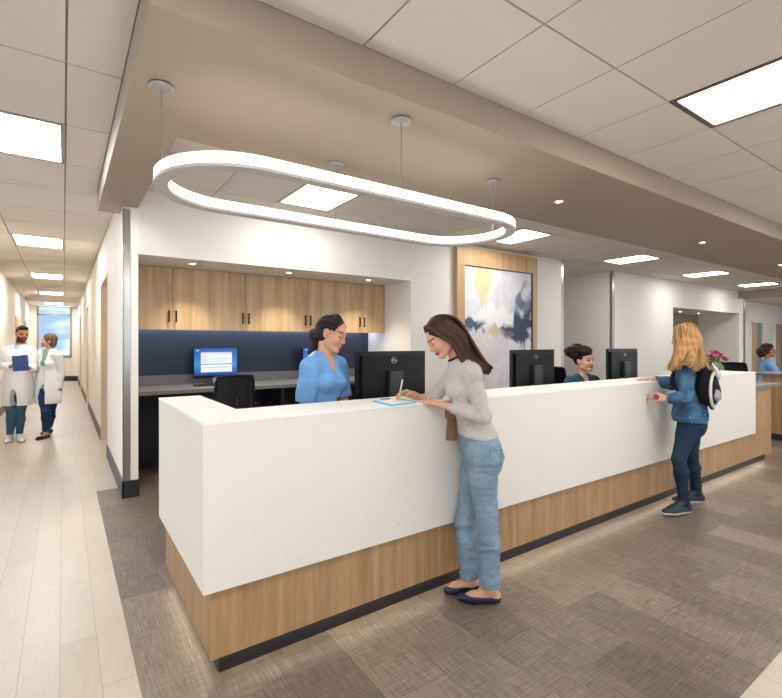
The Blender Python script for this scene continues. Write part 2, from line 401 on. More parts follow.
bm = bmesh.new(); ringband(bm, RY-.03, RY+.03, .066, .072); obj('added_top_glow', bm, 'top_fill_glow', pend)  # opaque housing top, made to glow as added fill for the ceiling
bm = bmesh.new(); ringband(bm, RY-.033, RY+.033, .0161, .0659); obj('diffuser', bm, 'ring_glow', pend)
for dx, dy in ((-RX, 0), (0, -RY), (0, RY), (RX, 0)):
    bm = bmesh.new(); addlathe(bm, [(.055, ZS-RZ-.002), (.062, ZS-RZ-.006), (.062, ZS-RZ-.012), (.05, ZS-RZ-.02), (.008, ZS-RZ-.024)], (dx, dy, 0))
    c = obj('canopy', bm, 'canopy', pend)
    bm = bmesh.new(); addcyl(bm, (dx, dy, .07), (dx, dy, ZS-RZ-.02), .0035, n=8); obj('cable', bm, 'steel', c)

# ------------------------------------------------------------------ downlights
def downlight(x, y, z, label, group, s=1.0, power=12):
    t = thing('downlight', label, 'downlight', (x, y, z), 0, group)
    bm = bmesh.new(); addlathe(bm, [(.045*s, -.001), (.048*s, -.006), (.034*s, -.006), (.030*s, -.002)]); obj('trim_ring', bm, 'white_plastic', t)
    bm = bmesh.new(); addlathe(bm, [(.026*s, -.001), (.026*s, -.004)]); obj('lamp', bm, 'spot_glow', t)
    l = bpy.data.lights.new('spot', 'SPOT'); l.energy = power; l.color = (1, .88, .7); l.spot_size = math.radians(95); l.spot_blend = .8; l.shadow_soft_size = .03
    o = bpy.data.objects.new('spot', l); COL.objects.link(o); o.parent = t; o.location = (0, 0, -.02)
for x, w in ((1.17, 'left'), (2.30, 'middle'), (3.47, 'right')):
    downlight(x, 5.50, NZ, w + ' of the three downlights above the oak wall cabinets', 'downlights above the wall cabinets', power=34)
for x, w in ((3.81, 'downlight in the tan beam nearest the oval pendant'), (6.9, 'middle downlight in the tan beam toward the right'), (9.95, 'farthest downlight in the tan beam at the right edge')):
    downlight(x, 2.69, ZS, w, 'downlights in the tan beam', power=22)
for x, w in ((12.75, 'left'), (13.85, 'middle'), (15.0, 'right')):
    downlight(x, 5.95, 2.39, w + ' of three small downlights in the far alcove ceiling', 'downlights in the far alcove', 1.3, power=6)

# ------------------------------------------------------------------ wall cabinets in the niche
def handle(par, x, y, z, L_=.135):
    bm = bmesh.new(); addbox(bm, -.008, .008, -.032, -.022, -L_/2, L_/2)
    addbox(bm, -.007, .007, -.023, 0, L_/2-.018, L_/2-.004); addbox(bm, -.007, .007, -.023, 0, -L_/2+.004, -L_/2+.018)
    obj('handle', bm, 'black', par, bevel=.002, loc=(x, y, z))
edges = [.608, 1.447, 2.304, 3.162, 3.994]; mids = [1.031, 1.876, 2.723, 3.584]
cz0, cz1, cy = 1.664, 2.386, 5.87
names_c = ['leftmost oak wall cabinet with two doors, next to the wall corner', 'oak wall cabinet, second from the left above the blue backsplash', 'oak wall cabinet, third from the left, behind the nurse in light blue', 'rightmost oak wall cabinet with two doors beside the white niche side']
for i in range(4):
    a, b, m_ = edges[i], edges[i+1], mids[i]
    t = thing('wall_cabinet', names_c[i], 'cabinet', (a, cy, cz0), 0, 'oak wall cabinets')
    obj('body', boxes((.001, b-a-.001, .022, NB-cy-.014, .036, cz1-cz0)), 'oak_pale', t)
    for s, (p, q) in enumerate(((a, m_), (m_, b))):
        d = obj('door', boxes((p-a+.002, q-a-.002, 0, .02, .002, cz1-cz0-.002)), 'oak_pale', t)
        hx = (q-a-.037) if s == 0 else (p-a+.037)
        handle(d, hx, 0, .155)
led = obj('led_strip', boxes((.62, 3.95, NB-.16, NB-.13, cz0+.024, cz0+.0355)), 'led'); tag(led, 'thin cool white light strip under the wall cabinets', 'light strip')
# ------------------------------------------------------------------ back desk
t = thing('back_desk', 'long dark desk with grey stone top under the wall cabinets', 'desk', (NX0, 5.5, 0))
w = NX1-NX0
obj('worktop', boxes((.002, w-.002, 0, .85-.013, .958, .998)), 'grey_stone', t, bevel=.003)
bs_ = struct('trim_17', boxes((NX0+.002, NX1-.002, 6.316, 6.337, .999, 1.115)), 'grey_stone')
obj('back_panel', boxes((.002, w-.002, .76, .80, .0, .957)), 'navy_dark', t)
obj('side_panel', boxes((1.62, 1.66, .06, .76, .0, .957)), 'navy_dark', t)
for x in (2.55,):
    d = obj('drawer_unit', boxes((x, x+.45, .08, .76, .03, .957)), 'black', t)
    for k in range(3):
        dr = obj('drawer', boxes((x+.01, x+.44, .06, .08, .05+.3*k, .34+.3*k)), 'black_gloss', t)
        obj('pull', boxes((x+.14, x+.30, .045, .06, .29+.3*k, .305+.3*k)), 'steel', dr)

# ------------------------------------------------------------------ screens on the back desk
def screenmat():
    m, nt, b = nodes_of('screen'); N = nt.nodes; L = nt.links
    tc = N.new('ShaderNodeTexCoord'); sp = N.new('ShaderNodeSeparateXYZ'); L.new(tc.outputs['UV'], sp.inputs[0])
    def rect(x0, x1, y0, y1):
        prev = None
        for o_, op, v in ((0, 'GREATER_THAN', x0), (0, 'LESS_THAN', x1), (1, 'GREATER_THAN', y0), (1, 'LESS_THAN', y1)):
            q = N.new('ShaderNodeMath'); q.operation = op; q.inputs[1].default_value = v; L.new(sp.outputs[o_], q.inputs[0])
            if prev: 
                r = N.new('ShaderNodeMath'); r.operation = 'MULTIPLY'; L.new(prev, r.inputs[0]); L.new(q.outputs[0], r.inputs[1]); prev = r.outputs[0]
            else: prev = q.outputs[0]
        return prev
    col = ramp(nt, sp.outputs[1], [(0, '123e8c'), (.4, '3f93d0'), (.7, '1f6fc4'), (1, '1b56a6')])
    for (x0, x1, y0, y1), c in (((.15, .88, .12, .86), 'f2f5fa'), ((.15, .88, .40, .43), '4e93c4'), ((.15, .88, .80, .86), 'c7d3e6'), ((.17, .30, .45, .78), 'dfe4ee'), ((.33, .8, .6, .62), 'b4bccb'), ((.33, .7, .52, .535), 'b4bccb'), ((.2, .8, .28, .30), 'b4bccb'), ((.05, .1, .9, .94), 'd0e0f0')):
        mx = N.new('ShaderNodeMix'); mx.data_type = 'RGBA'; L.new(rect(x0, x1, y0, y1), mx.inputs[0]); L.new(col, mx.inputs[6]); mx.inputs[7].default_value = lin(c); col = mx.outputs[2]
    L.new(col, b.inputs['Emission Color']); b.inputs['Emission Strength'].default_value = .62; b.inputs['Base Color'].default_value = (.01, .01, .01, 1); b.inputs['Roughness'].default_value = .2
screenmat()
def desk_screen(x, y, z, label, w=.525, h=.36):
    t = thing('computer_screen', label, 'monitor', (x, y, z), 0, 'lit screens on the back desk')
    obj('bezel', boxes((-w/2-.004, w/2+.004, 0, .03, .075, .09+h)), 'black_gloss', t, bevel=.003)
    bm = bmesh.new(); uv = bm.loops.layers.uv.new('uv')
    f = bm.faces.new([bm.verts.new(p) for p in ((-w/2, -.001, .105), (w/2, -.001, .105), (w/2, -.001, .087+h), (-w/2, -.001, .087+h))])
    for l, c in zip(f.loops, ((0, 0), (1, 0), (1, 1), (0, 1))): l[uv].uv = c
    obj('screen', bm, 'screen', t)
    bm = bmesh.new(); addcyl(bm, (0, -.0005, .094), (0, -.003, .094), .006); obj('badge', bm, 'mid_grey', t)
    obj('stand', boxes((-.035, .035, .031, .05, .0125, .2)), 'steel', t, bevel=.003)
    obj('base', boxes((-.12, .12, -.08, .1, 0, .012)), 'dark_grey', t, bevel=.003)
desk_screen(1.59, 6.15, .998, 'lit blue and white screen on the grey back desk, fully in view')
desk_screen(3.05, 6.15, .998, 'lit screen on the back desk, mostly hidden behind the nurse in light blue')
k = thing('keyboard', 'small dark keyboard on the back desk below the lit screen', 'keyboard', (1.40, 5.86, .998))
obj('case', boxes((-.14, .14, -.06, .06, 0, .018)), 'dark_grey', k, bevel=.003)
bm = bmesh.new()
for i in range(12):
    for j in range(4): addbox(bm, -.13+i*.022, -.111+i*.022, -.05+j*.026, -.029+j*.026, .018, .022)
obj('keys', bm, 'black', k)

# ------------------------------------------------------------------ reception counter
CX0, CX1, CY0 = .496, 6.969, 2.13
CT, CBZ = 1.157, .404
rc = thing('reception_counter', 'long L shaped reception counter of speckled white stone over oak', 'reception counter', (CX0, CY0, 0))
def L_prism(bm, x0, y0, x1, yb, lx, ly, z0, z1):
    pts = [(x0, y0), (x1, y0), (x1, yb), (lx, yb), (lx, ly), (x0, ly)]
    a = [bm.verts.new((p[0], p[1], z0)) for p in pts]; b = [bm.verts.new((p[0], p[1], z1)) for p in pts]
    n = len(pts); bm.faces.new(a[::-1]); bm.faces.new(b)
    for i in range(n): bm.faces.new((a[i], a[(i+1) % n], b[(i+1) % n], b[i]))
bm = bmesh.new(); L_prism(bm, 0, 0, CX1-CX0, .357, .25, 1.16, CT-.010, CT); obj('counter_top', bm, 'quartz_lit_top', rc, bevel=.002)
bm = bmesh.new(); L_prism(bm, .002, .002, CX1-CX0-.002, .06, .06, 1.158, CBZ, CT-.0105); obj('front_panel', bm, 'quartz', rc, bevel=.002)
bm = bmesh.new(); L_prism(bm, .04, .03, 7.53-CX0, .34, .24, 1.15, .09, CBZ-.001); obj('base', bm, 'oak', rc, bevel=.002)
bm = bmesh.new(); L_prism(bm, .084, .066, 7.50-CX0, .32, .22, 1.13, 0, .089); obj('toe_kick', bm, 'toe', rc)
bm = bmesh.new(); L_prism(bm, .061, .061, CX1-CX0-.002, .335, .235, 1.15, CBZ, CT-.011); obj('inner_panel', bm, 'oak', rc)
obj('end_block', boxes((CX1-CX0, 7.53-CX0, .03, .60, CBZ, .935), (7.53-CX0+.001, 7.86-CX0, .10, .60, 0, .935)), 'oak', rc, bevel=.002)
ws = boxes((1.66, CX1-.01, 2.495, 2.86, .945, .975)); 
o = obj('work_surface', ws, 'grey_stone'); tag(o, 'work surface behind the white counter carrying the black monitors', 'worktop')
# grey end top with rounded nose
bm = boxes((CX1+.002, 7.90, 2.13, 2.93, .94, .978)); o = obj('end_worktop', bm, 'grey_stone', bevel=.012); tag(o, 'low grey stone top at the right end of the white counter', 'worktop')
for x in (1.72, 4.2, 6.9): obj('support', boxes((x, x+.04, 2.50, 2.86, 0, .944)), 'oak', bpy.data.objects['work_surface'])
obj('toe_light', boxes((.10, 7.40-CX0, .048, .056, .083, .0885), (.056, .064, .10, 1.10, .083, .0885)), 'led_warm', rc)

# second station at far right
sc = thing('side_counter', 'oak counter with grey stone top at the right picture edge', 'counter', (9.05, 1.2, 0))
obj('base', boxes((.05, .55, .0, 1.5, .10, 1.0)), 'oak', sc, bevel=.002)
obj('toe_kick', boxes((.08, .52, .02, 1.48, 0, .099)), 'toe', sc)
obj('counter_top', boxes((0, .66, -.04, 1.60, 1.001, 1.04)), 'grey_stone', sc, bevel=.006)
ct2 = obj('counter_ledge', boxes((.66, 1.1, 0, 1.50, .0, .76)), 'oak', sc)

# ------------------------------------------------------------------ monitors seen from behind
def text_mesh(txt, size, depth):
    cu = bpy.data.curves.new('t', 'FONT'); cu.body = txt; cu.size = size; cu.extrude = depth; cu.align_x = 'CENTER'; cu.align_y = 'CENTER'
    o = bpy.data.objects.new('t', cu); COL.objects.link(o)
    dg = bpy.context.evaluated_depsgraph_get(); me = bpy.data.meshes.new_from_object(o.evaluated_get(dg)); bpy.data.objects.remove(o)
    return me
dell = text_mesh('DELL', .021, .0006); dell.materials.clear(); dell.materials.append(MATS['chrome'])
def back_monitor():
    t = thing('monitor', '', 'monitor', (0, 0, 0), 0, 'black monitors on the reception counter')
    w, z0, z1 = .295, .115, .475
    bm = bmesh.new(); addbox(bm, -w, w, 0, .022, z0, z1); obj('display', bm, 'black_gloss', t, bevel=.006)
    bm = bmesh.new(); addbox(bm, -.26, .26, -.022, -.0005, z0+.03, z1-.03); obj('rear_shell', bm, 'black', t, bevel=.012)
    bm = bmesh.new(); addbox(bm, -.055, .055, -.055, -.023, .012, z0+.225)
    for v in bm.verts:
        if v.co.z < .1: v.co.x *= 1.1
    obj('stand', bm, 'dark_grey', t, bevel=.008)
    bm = bmesh.new(); addbox(bm, -.13, .13, -.10, .10, 0, .012); obj('base', bm, 'black', t, bevel=.005)
    bm = bmesh.new()
    for k in range(28):
        a = 2*math.pi*k/28
    pts = [(.021*math.cos(2*math.pi*k/28), -.0232, z1-.062+.021*math.sin(2*math.pi*k/28)) for k in range(29)]
    addtube(bm, pts, .0016, 6); lg = obj('logo_ring', bm, 'chrome', t)
    o = bpy.data.objects.new('logo_lettering', dell); COL.objects.link(o); o.parent = lg; o.location = (0, -.0232, z1-.062); o.rotation_euler = (math.pi/2, 0, 0)
    o.scale = (.62, .62, 1)
    return t
mon = back_monitor()
mon.location = (1.89, 2.68, .975); mon['label'] = 'black monitor seen from behind, between the nurse and the writing woman'
dup(mon, (3.43, 2.68, .975), 0, 'black monitor seen from behind in front of the painting')
dup(mon, (4.92, 2.68, .975), 0, 'black monitor seen from behind, right of the curly haired receptionist')

# ------------------------------------------------------------------ office chairs
def chair_proto():
    t = thing('office_chair', '', 'office chair', (0, 0, 0), 0, 'black office chairs')
    sz = .66
    bm = bmesh.new(); addbox(bm, -.24, .24, -.23, .24, sz-.06, sz); obj('seat', bm, 'black', t, bevel=.03)
    # back frame (at +y behind the sitter)
    bm = bmesh.new(); n = 6
    def P(u, v):   # u across, v up 0..1
        x = u*(.215-.02*v); return (x, .25+.05*v-.05*(u*u)+.02, sz+.08+v*.44)
    path = [P(-1, 0), P(-1, .5), P(-.98, .9), P(-.85, 1.0), P(0, 1.02), P(.85, 1.0), P(.98, .9), P(1, .5), P(1, 0), P(0, -.03), P(-1, 0)]
    addtube(bm, path, .013, 8); bf = obj('back_frame', bm, 'black', t, smooth=True)
    bm = bmesh.new(); G = [[bm.verts.new(P(-1+2*i/8, j/8)) for i in range(9)] for j in range(9)]
    for j in range(8):
        for i in range(8): bm.faces.new((G[j][i], G[j][i+1], G[j+1][i+1], G[j+1][i]))
    bmesh.ops.solidify(bm, geom=bm.faces[:], thickness=.006)
    obj('mesh_back', bm, 'black_mesh', t, smooth=True)
    bm = bmesh.new(); addtube(bm, [(0, .0, sz-.07), (0, .26, sz-.05), (0, .30, sz+.1), (0, .30, sz+.3)], .018, 8); obj('back_support', bm, 'black', t, smooth=True)
    for s in (-1, 1):
        bm = bmesh.new(); addtube(bm, [(s*.24, .05, sz-.04), (s*.29, .05, sz), (s*.29, .05, sz+.19)], .014, 8); addbox(bm, s*.29-.03, s*.29+.03, -.12, .14, sz+.19, sz+.215); obj('armrest', bm, 'black', t)
    bm = bmesh.new(); addcyl(bm, (0, 0, .1), (0, 0, sz-.07), .025); addcyl(bm, (0, 0, sz-.1), (0, 0, sz-.061), .09); obj('gas_column', bm, 'black', t)
    for k in range(5):
        a = 2*math.pi*k/5+.3; c, s = math.cos(a), math.sin(a)
        bm = bmesh.new(); addtube(bm, [(c*.02, s*.02, .12), (c*.28, s*.28, .075)], [.022, .014], 8); lg = obj('leg', bm, 'black', t)
        bm = bmesh.new(); addcyl(bm, (c*.28-s*.018, s*.28+c*.018, .028), (c*.28+s*.018, s*.28-c*.018, .028), .028); obj('caster', bm, 'dark_grey', lg)
    return t
ch = chair_proto()
ch.location = (1.36, 4.95, 0); ch.rotation_euler = (0, 0, math.radians(180+8)); ch['label'] = 'black mesh office chair at the back desk, left of the nurse in light blue'
CH = [((3.0, 4.85, 0), 175, 'black mesh office chair between the nurse in light blue and the first monitor'),
      ((4.05, 3.65, 0), 35, 'black office chair behind the receptionist, left side by the monitor'),
      ((5.32, 3.60, 0), -10, 'black office chair right of the curly haired receptionist, behind the monitor'),
      ((8.9, 2.98, 0), -60, 'black mesh office chair right of the flower vase'),
      ((13.0, 3.25, 0), 250, 'black office chair the far right receptionist sits on'),
      ((12.75, 2.45, 0), 250, 'black office chair cut by the right picture edge')]
for l, r, s in CH: dup(ch, l, math.radians(r), s)
# ------------------------------------------------------------------ framed painting (generic abstract)
def abstract():
    m, nt, b = nodes_of('abstract_paint'); N = nt.nodes; L = nt.links
    tc = N.new('ShaderNodeTexCoord'); sp = N.new('ShaderNodeSeparateXYZ'); L.new(tc.outputs['UV'], sp.inputs[0])
    w = N.new('ShaderNodeTexNoise'); w.inputs['Scale'].default_value = 2.6; w.inputs['Detail'].default_value = 5; w.inputs['Distortion'].default_value = 1.1; L.new(tc.outputs['UV'], w.inputs[0])
    w2 = N.new('ShaderNodeTexNoise'); w2.inputs['Scale'].default_value = 5; w2.inputs['Detail'].default_value = 6; w2.inputs['Distortion'].default_value = 2; L.new(tc.outputs['UV'], w2.inputs[0])
    wv = N.new('ShaderNodeVectorMath'); wv.operation = 'SUBTRACT'; wv.inputs[1].default_value = (.5, .5, .5); L.new(w.outputs['Color'], wv.inputs[0])
    ws_ = N.new('ShaderNodeVectorMath'); ws_.operation = 'SCALE'; ws_.inputs['Scale'].default_value = .42; L.new(wv.outputs[0], ws_.inputs[0])
    wv2 = N.new('ShaderNodeVectorMath'); wv2.operation = 'SUBTRACT'; wv2.inputs[1].default_value = (.5, .5, .5); L.new(w2.outputs['Color'], wv2.inputs[0])
    ws2 = N.new('ShaderNodeVectorMath'); ws2.operation = 'SCALE'; ws2.inputs['Scale'].default_value = .16; L.new(wv2.outputs[0], ws2.inputs[0])
    wa = N.new('ShaderNodeVectorMath'); L.new(ws_.outputs[0], wa.inputs[0]); L.new(ws2.outputs[0], wa.inputs[1])
    wb = N.new('ShaderNodeVectorMath'); L.new(tc.outputs['UV'], wb.inputs[0]); L.new(wa.outputs[0], wb.inputs[1])
    def blob(cx, cy, rx, ry, k=.55, edge=.12):
        mp = N.new('ShaderNodeMapping'); mp.vector_type = 'POINT'; mp.inputs['Location'].default_value = (-cx/rx, -cy/ry, 0); mp.inputs['Scale'].default_value = (1/rx, 1/ry, 0)
        L.new(wb.outputs[0], mp.inputs[0]); ln = N.new('ShaderNodeVectorMath'); ln.operation = 'LENGTH'; L.new(mp.outputs[0], ln.inputs[0])
        a = N.new('ShaderNodeMath'); a.operation = 'MULTIPLY_ADD'; a.inputs[1].default_value = k*3; L.new(w.outputs[0], a.inputs[0]); L.new(ln.outputs['Value'], a.inputs[2])
        a2 = N.new('ShaderNodeMath'); a2.operation = 'MULTIPLY_ADD'; a2.inputs[1].default_value = k*1.2; L.new(w2.outputs[0], a2.inputs[0]); L.new(a.outputs[0], a2.inputs[2])
        s = N.new('ShaderNodeMath'); s.operation = 'SUBTRACT'; s.inputs[1].default_value = k*2.1; L.new(a2.outputs[0], s.inputs[0])
        return ramp(nt, s.outputs[0], [(max(0, 1-edge-.3), (1, 1, 1, 1)), (1-.02, (0, 0, 0, 1))])
    col = ramp(nt, w2.outputs[0], [(.3, 'cfccd2'), (.5, 'dfdcdf'), (.7, 'e8e5e3')])
    def over(mask, c, f=1.0):
        nonlocal col
        q = N.new('ShaderNodeMath'); q.operation = 'MULTIPLY'; q.inputs[1].default_value = f; L.new(mask, q.inputs[0])
        mx = N.new('ShaderNodeMix'); mx.data_type = 'RGBA'; L.new(q.outputs[0], mx.inputs[0]); L.new(col, mx.inputs[6]); mx.inputs[7].default_value = lin(c); col = mx.outputs[2]
    over(blob(.24, .93, .17, .16), 'e8c488', .85)
    over(blob(.95, .80, .18, .12), 'aeb2bd', .8)
    over(blob(.95, .64, .46, .20), '6f788b', .95)
    over(blob(.90, .57, .50, .14), '37405a', 1)
    over(blob(.62, .60, .14, .05), '454c5e', .9)
    over(blob(.05, .62, .24, .055), '3f4b66', .95)
    over(blob(.46, .70, .40, .10, .4), 'efece9', 1)
    over(blob(.80, .79, .07, .09), '5f6778', .85)
    over(blob(.42, .565, .14, .035), 'dcbd90', .85)
    over(blob(.66, .54, .10, .03), '85705f', .8)
    over(blob(.30, .42, .42, .12), 'ded3d4', .9)
    over(blob(.97, .64, .05, .03), 'd8ac74', .9)
    L.new(col, b.inputs['Base Color']); b.inputs['Roughness'].default_value = .55
    bp = N.new('ShaderNodeBump'); bp.inputs['Strength'].default_value = .15; L.new(w2.outputs[0], bp.inputs['Height']); L.new(bp.outputs[0], b.inputs['Normal'])
abstract()
ax0, ax1, ay = 4.80, 6.66, 5.13
t = thing('framed_painting', 'large abstract painting in a tall oak frame on the white wall', 'painting', (ax0, ay, 0))
W_ = ax1-ax0; px0, px1, pz0, pz1 = .155, 1.755, .45, 2.70
obj('frame', boxes((0, px0, 0, .084, .17, 2.97), (px1, W_, 0, .084, .17, 2.97), (px0, px1, 0, .084, pz1, 2.97), (px0, px1, 0, .084, .17, pz0)), 'oak_frame', t)
bm = bmesh.new(); uv = bm.loops.layers.uv.new('uv'); addbox(bm, px0+.0005, px1-.0005, .028, .06, pz0+.0005, pz1-.0005)
for f in bm.faces:
    for l in f.loops: l[uv].uv = ((l.vert.co.x-px0)/(px1-px0), (l.vert.co.z-pz0)/(pz1-pz0))
obj('canvas', bm, 'abstract_paint', t)
obj('inner_edge', boxes((px1-.018, px1-.001, .012, .0275, pz0, pz1), (px0+.001, px0+.010, .012, .0275, pz0, pz1), (px0+.011, px1-.019, .012, .0275, pz1-.012, pz1-.001)), 'dark_grey', t)

# ------------------------------------------------------------------ flowers on the end worktop
mat('stem', '5d8a3a', .6); mat('petal', 'b5325f', .6, noise=.3, nscale=60); mat('petal_pale', 'd77f9c', .6)
m, nt, b = nodes_of('glass_green'); b.inputs['Transmission Weight'].default_value = .75; b.inputs['Base Color'].default_value = lin('b9d8a0'); b.inputs['Roughness'].default_value = .08; b.inputs['IOR'].default_value = 1.3
VX, VY, VZ = 7.55, 2.80, .9785
v = thing('flower_vase', 'round green glass vase of pink flowers beside the backpack', 'vase', (VX, VY, VZ))
bm = bmesh.new(); addlathe(bm, [(r_*1.18, z_*1.2) for r_, z_ in ((.05, 0), (.085, .03), (.108, .10), (.10, .17), (.06, .225), (.055, .25), (.065, .262), (.052, .255), (.048, .22), (.09, .165), (.098, .10), (.075, .035), (.04, .008))]); obj('vase_body', bm, 'glass_green', v, smooth=True)
rnd = random.Random(3)
for k in range(13):
    a = rnd.uniform(0, 6.28); r = rnd.uniform(.01, .15); h = .37+rnd.uniform(-.03, .05)-r*.35
    bm = bmesh.new(); tip = (r*math.cos(a), r*math.sin(a), h); addtube(bm, [(0, 0, .03), (r*.15*math.cos(a), r*.15*math.sin(a), .24), tip], .004, 6)
    for q in range(3):
        aa = rnd.uniform(0, 6.28); z = .24+.03*q; addell(bm, (r*.3*math.cos(a)+.05*math.cos(aa), r*.3*math.sin(a)+.05*math.sin(aa), z+.03), (.035, .014, .006), 8, Euler((0, -.6, aa)).to_matrix())
    st = obj('stem', bm, 'stem', v, smooth=True)
    bm = bmesh.new(); addell(bm, tip, (.018, .018, .02), 8)
    for q in range(9):
        aa = 2*math.pi*q/9+k; addell(bm, (tip[0]+.024*math.cos(aa), tip[1]+.024*math.sin(aa), tip[2]+.006), (.022, .012, .008), 8, Euler((0, -.5, aa)).to_matrix())
        addell(bm, (tip[0]+.012*math.cos(aa+.3), tip[1]+.012*math.sin(aa+.3), tip[2]+.02), (.014, .009, .009), 8, Euler((0, -.9, aa)).to_matrix())
    obj('bloom', bm, 'petal' if k % 4 else 'petal_pale', st, smooth=True)
# ------------------------------------------------------------------ figure modelling: signed distance fields turned into smooth meshes
import openvdb
FPX = 467.3
CU = Vector((math.cos(YAW), -math.sin(YAW), 0)); CD = Vector((math.sin(YAW), math.cos(YAW), 0)); CZ = Vector((0, 0, 1))
def at(px, py, d):
    return CD*d + CU*((px-391)/FPX*d) + Vector((0, 0, 1.5-(py-344)/FPX*d))
class Field:
    def __init__(s, lo, hi, h):
        s.h = h; s.lo = np.array(lo, float); n = np.ceil((np.array(hi)-s.lo)/h).astype(int)+1
        s.ax = [s.lo[i]+h*np.arange(n[i]) for i in range(3)]; s.g = np.full(n, .06, np.float32)
    def sl(s, lo, hi):
        r = []
        for i in range(3):
            a = int(max(0, math.floor((lo[i]-s.lo[i])/s.h))); b = int(min(len(s.ax[i]), math.ceil((hi[i]-s.lo[i])/s.h)+1))
            if a >= b: return None
            r.append(slice(a, b))
        return tuple(r)
    def xyz(s, q):
        return s.ax[0][q[0]][:, None, None].astype(np.float32), s.ax[1][q[1]][None, :, None].astype(np.float32), s.ax[2][q[2]][None, None, :].astype(np.float32)
    def dist(s, p, inf=0, pad=.035):
        if p[0] == 'c':
            _, a, b, ra, rb, k, fl = p; a = np.array(a); b = np.array(b); ra += inf; rb += inf; R = max(ra, rb)+pad
            q = s.sl(np.minimum(a, b)-R, np.maximum(a, b)+R)
            if q is None: return None, None, k
            x, y, z = s.xyz(q); ba = b-a; L2 = float(ba@ba)+1e-12
            px, py, pz = x-a[0], y-a[1], z-a[2]
            t = np.clip((px*ba[0]+py*ba[1]+pz*ba[2])/L2, 0, 1)
            dx, dy, dz = px-t*ba[0], py-t*ba[1], pz-t*ba[2]
            if fl is not None:
                n, f = fl; dn = (dx*n[0]+dy*n[1]+dz*n[2])*(1/f-1); dx = dx+dn*n[0]; dy = dy+dn*n[1]; dz = dz+dn*n[2]
            d = np.sqrt(dx*dx+dy*dy+dz*dz)-(ra+(rb-ra)*t)
            if fl is not None and fl[1] < 1: d = d*(fl[1]*.5+.5)
        else:
            _, c, r, R, k = p; c = np.array(c); r = np.array(r)+inf; R = np.array(R); M = r.max()+pad
            q = s.sl(c-M, c+M)
            if q is None: return None, None, k
            x, y, z = s.xyz(q); x, y, z = x-c[0], y-c[1], z-c[2]
            l = [(x*R[i][0]+y*R[i][1]+z*R[i][2])/r[i] for i in range(3)]
            k0 = np.sqrt(l[0]**2+l[1]**2+l[2]**2); k1 = np.sqrt((l[0]/r[0])**2+(l[1]/r[1])**2+(l[2]/r[2])**2)+1e-6
            d = k0*(k0-1)/k1
        return q, d, k
    def add(s, prims, inf=0):
        for p in prims:
            q, d, k = s.dist(p, inf)
            if q is None: continue
            g = s.g[q]; h = np.maximum(k-np.abs(g-d), 0)/k
            s.g[q] = np.minimum(g, d)-h*h*k*.25
    def sub(s, prims, inf=0):
        for p in prims:
            q, d, k = s.dist(p, inf)
            if q is None: continue
            g = s.g[q]; d = -d; h = np.maximum(k-np.abs(g-d), 0)/k
            s.g[q] = np.maximum(g, d)+h*h*k*.25
    def cut(s, pt, n, lo=None, hi=None):       # remove the side n points to
        q = s.sl(lo if lo is not None else s.lo, hi if hi is not None else [a[-1] for a in s.ax]); x, y, z = s.xyz(q)
        s.g[q] = np.maximum(s.g[q], (x-pt[0])*n[0]+(y-pt[1])*n[1]+(z-pt[2])*n[2])
    def cutfn(s, fn):                           # fn(x,y,z) > 0 is removed
        q = s.sl(s.lo, [a[-1] for a in s.ax]); s.g = np.maximum(s.g, fn(*s.xyz(q)).astype(np.float32))
    def noise(s, amp, f=18, st=(1, 1, 1), seed=0):
        q = s.sl(s.lo, [a[-1] for a in s.ax]); x, y, z = s.xyz(q); x = x*f*st[0]+seed; y = y*f*st[1]+seed*1.7; z = z*f*st[2]+seed*.3
        wx = np.sin(y*.9+z*.7+1.3); wy = np.sin(z*.8+x*1.1+.4); wz = np.sin(x*.7+y*1.2+2.1)
        s.g += (amp*(np.sin(x*1.3+wy*1.6)*np.sin(y*1.1+wz*1.5)*.6+np.sin(z*1.7+wx*1.8)*.5+.4*np.sin((x+y+z)*2.1+wx+wy))).astype(np.float32)
    def mesh(s, name, m, colfn=None):
        g = openvdb.FloatGrid(.06); s.g[0] = s.g[-1] = .06; s.g[:, 0] = s.g[:, -1] = .06; s.g[:, :, 0] = s.g[:, :, -1] = .06
        g.copyFromArray(np.ascontiguousarray(np.clip(s.g, -.06, .06))); pts, quads = g.convertToQuads(isovalue=0.0)
        pts = np.asarray(pts, float)*s.h+s.lo; quads = np.asarray(quads)
        v = pts[quads]; c = v.mean(0).mean(0); a = v[:, 1]-v[:, 0]; b = v[:, 2]-v[:, 0]
        if (np.cross(a, b)*(v[:, 0]-c)).sum() < 0: quads = quads[:, ::-1]
        # light smoothing
        me = bpy.data.meshes.new(name); me.from_pydata(pts.tolist(), [], quads.tolist())
        me.polygons.foreach_set('use_smooth', [True]*len(me.polygons)); me.materials.append(MATS[m])
        if colfn is not None:
            cc = np.ones((len(pts), 4)); cc[:, :3] = colfn(pts); at_ = me.attributes.new('col', 'FLOAT_COLOR', 'POINT'); at_.data.foreach_set('color', cc.ravel())
        me.update(); return me
def V3(v): return tuple(float(x) for x in v)
def C(a, b, ra, rb=None, k=.02, fl=None): return ('c', V3(a), V3(b), ra, ra if rb is None else rb, k, None if fl is None else (V3(fl[0]), fl[1]))
def El(c, r, R, k=.03): return ('e', V3(c), tuple(r), tuple(V3(a) for a in R), k)
def unit(v): return Vector(v).normalized()
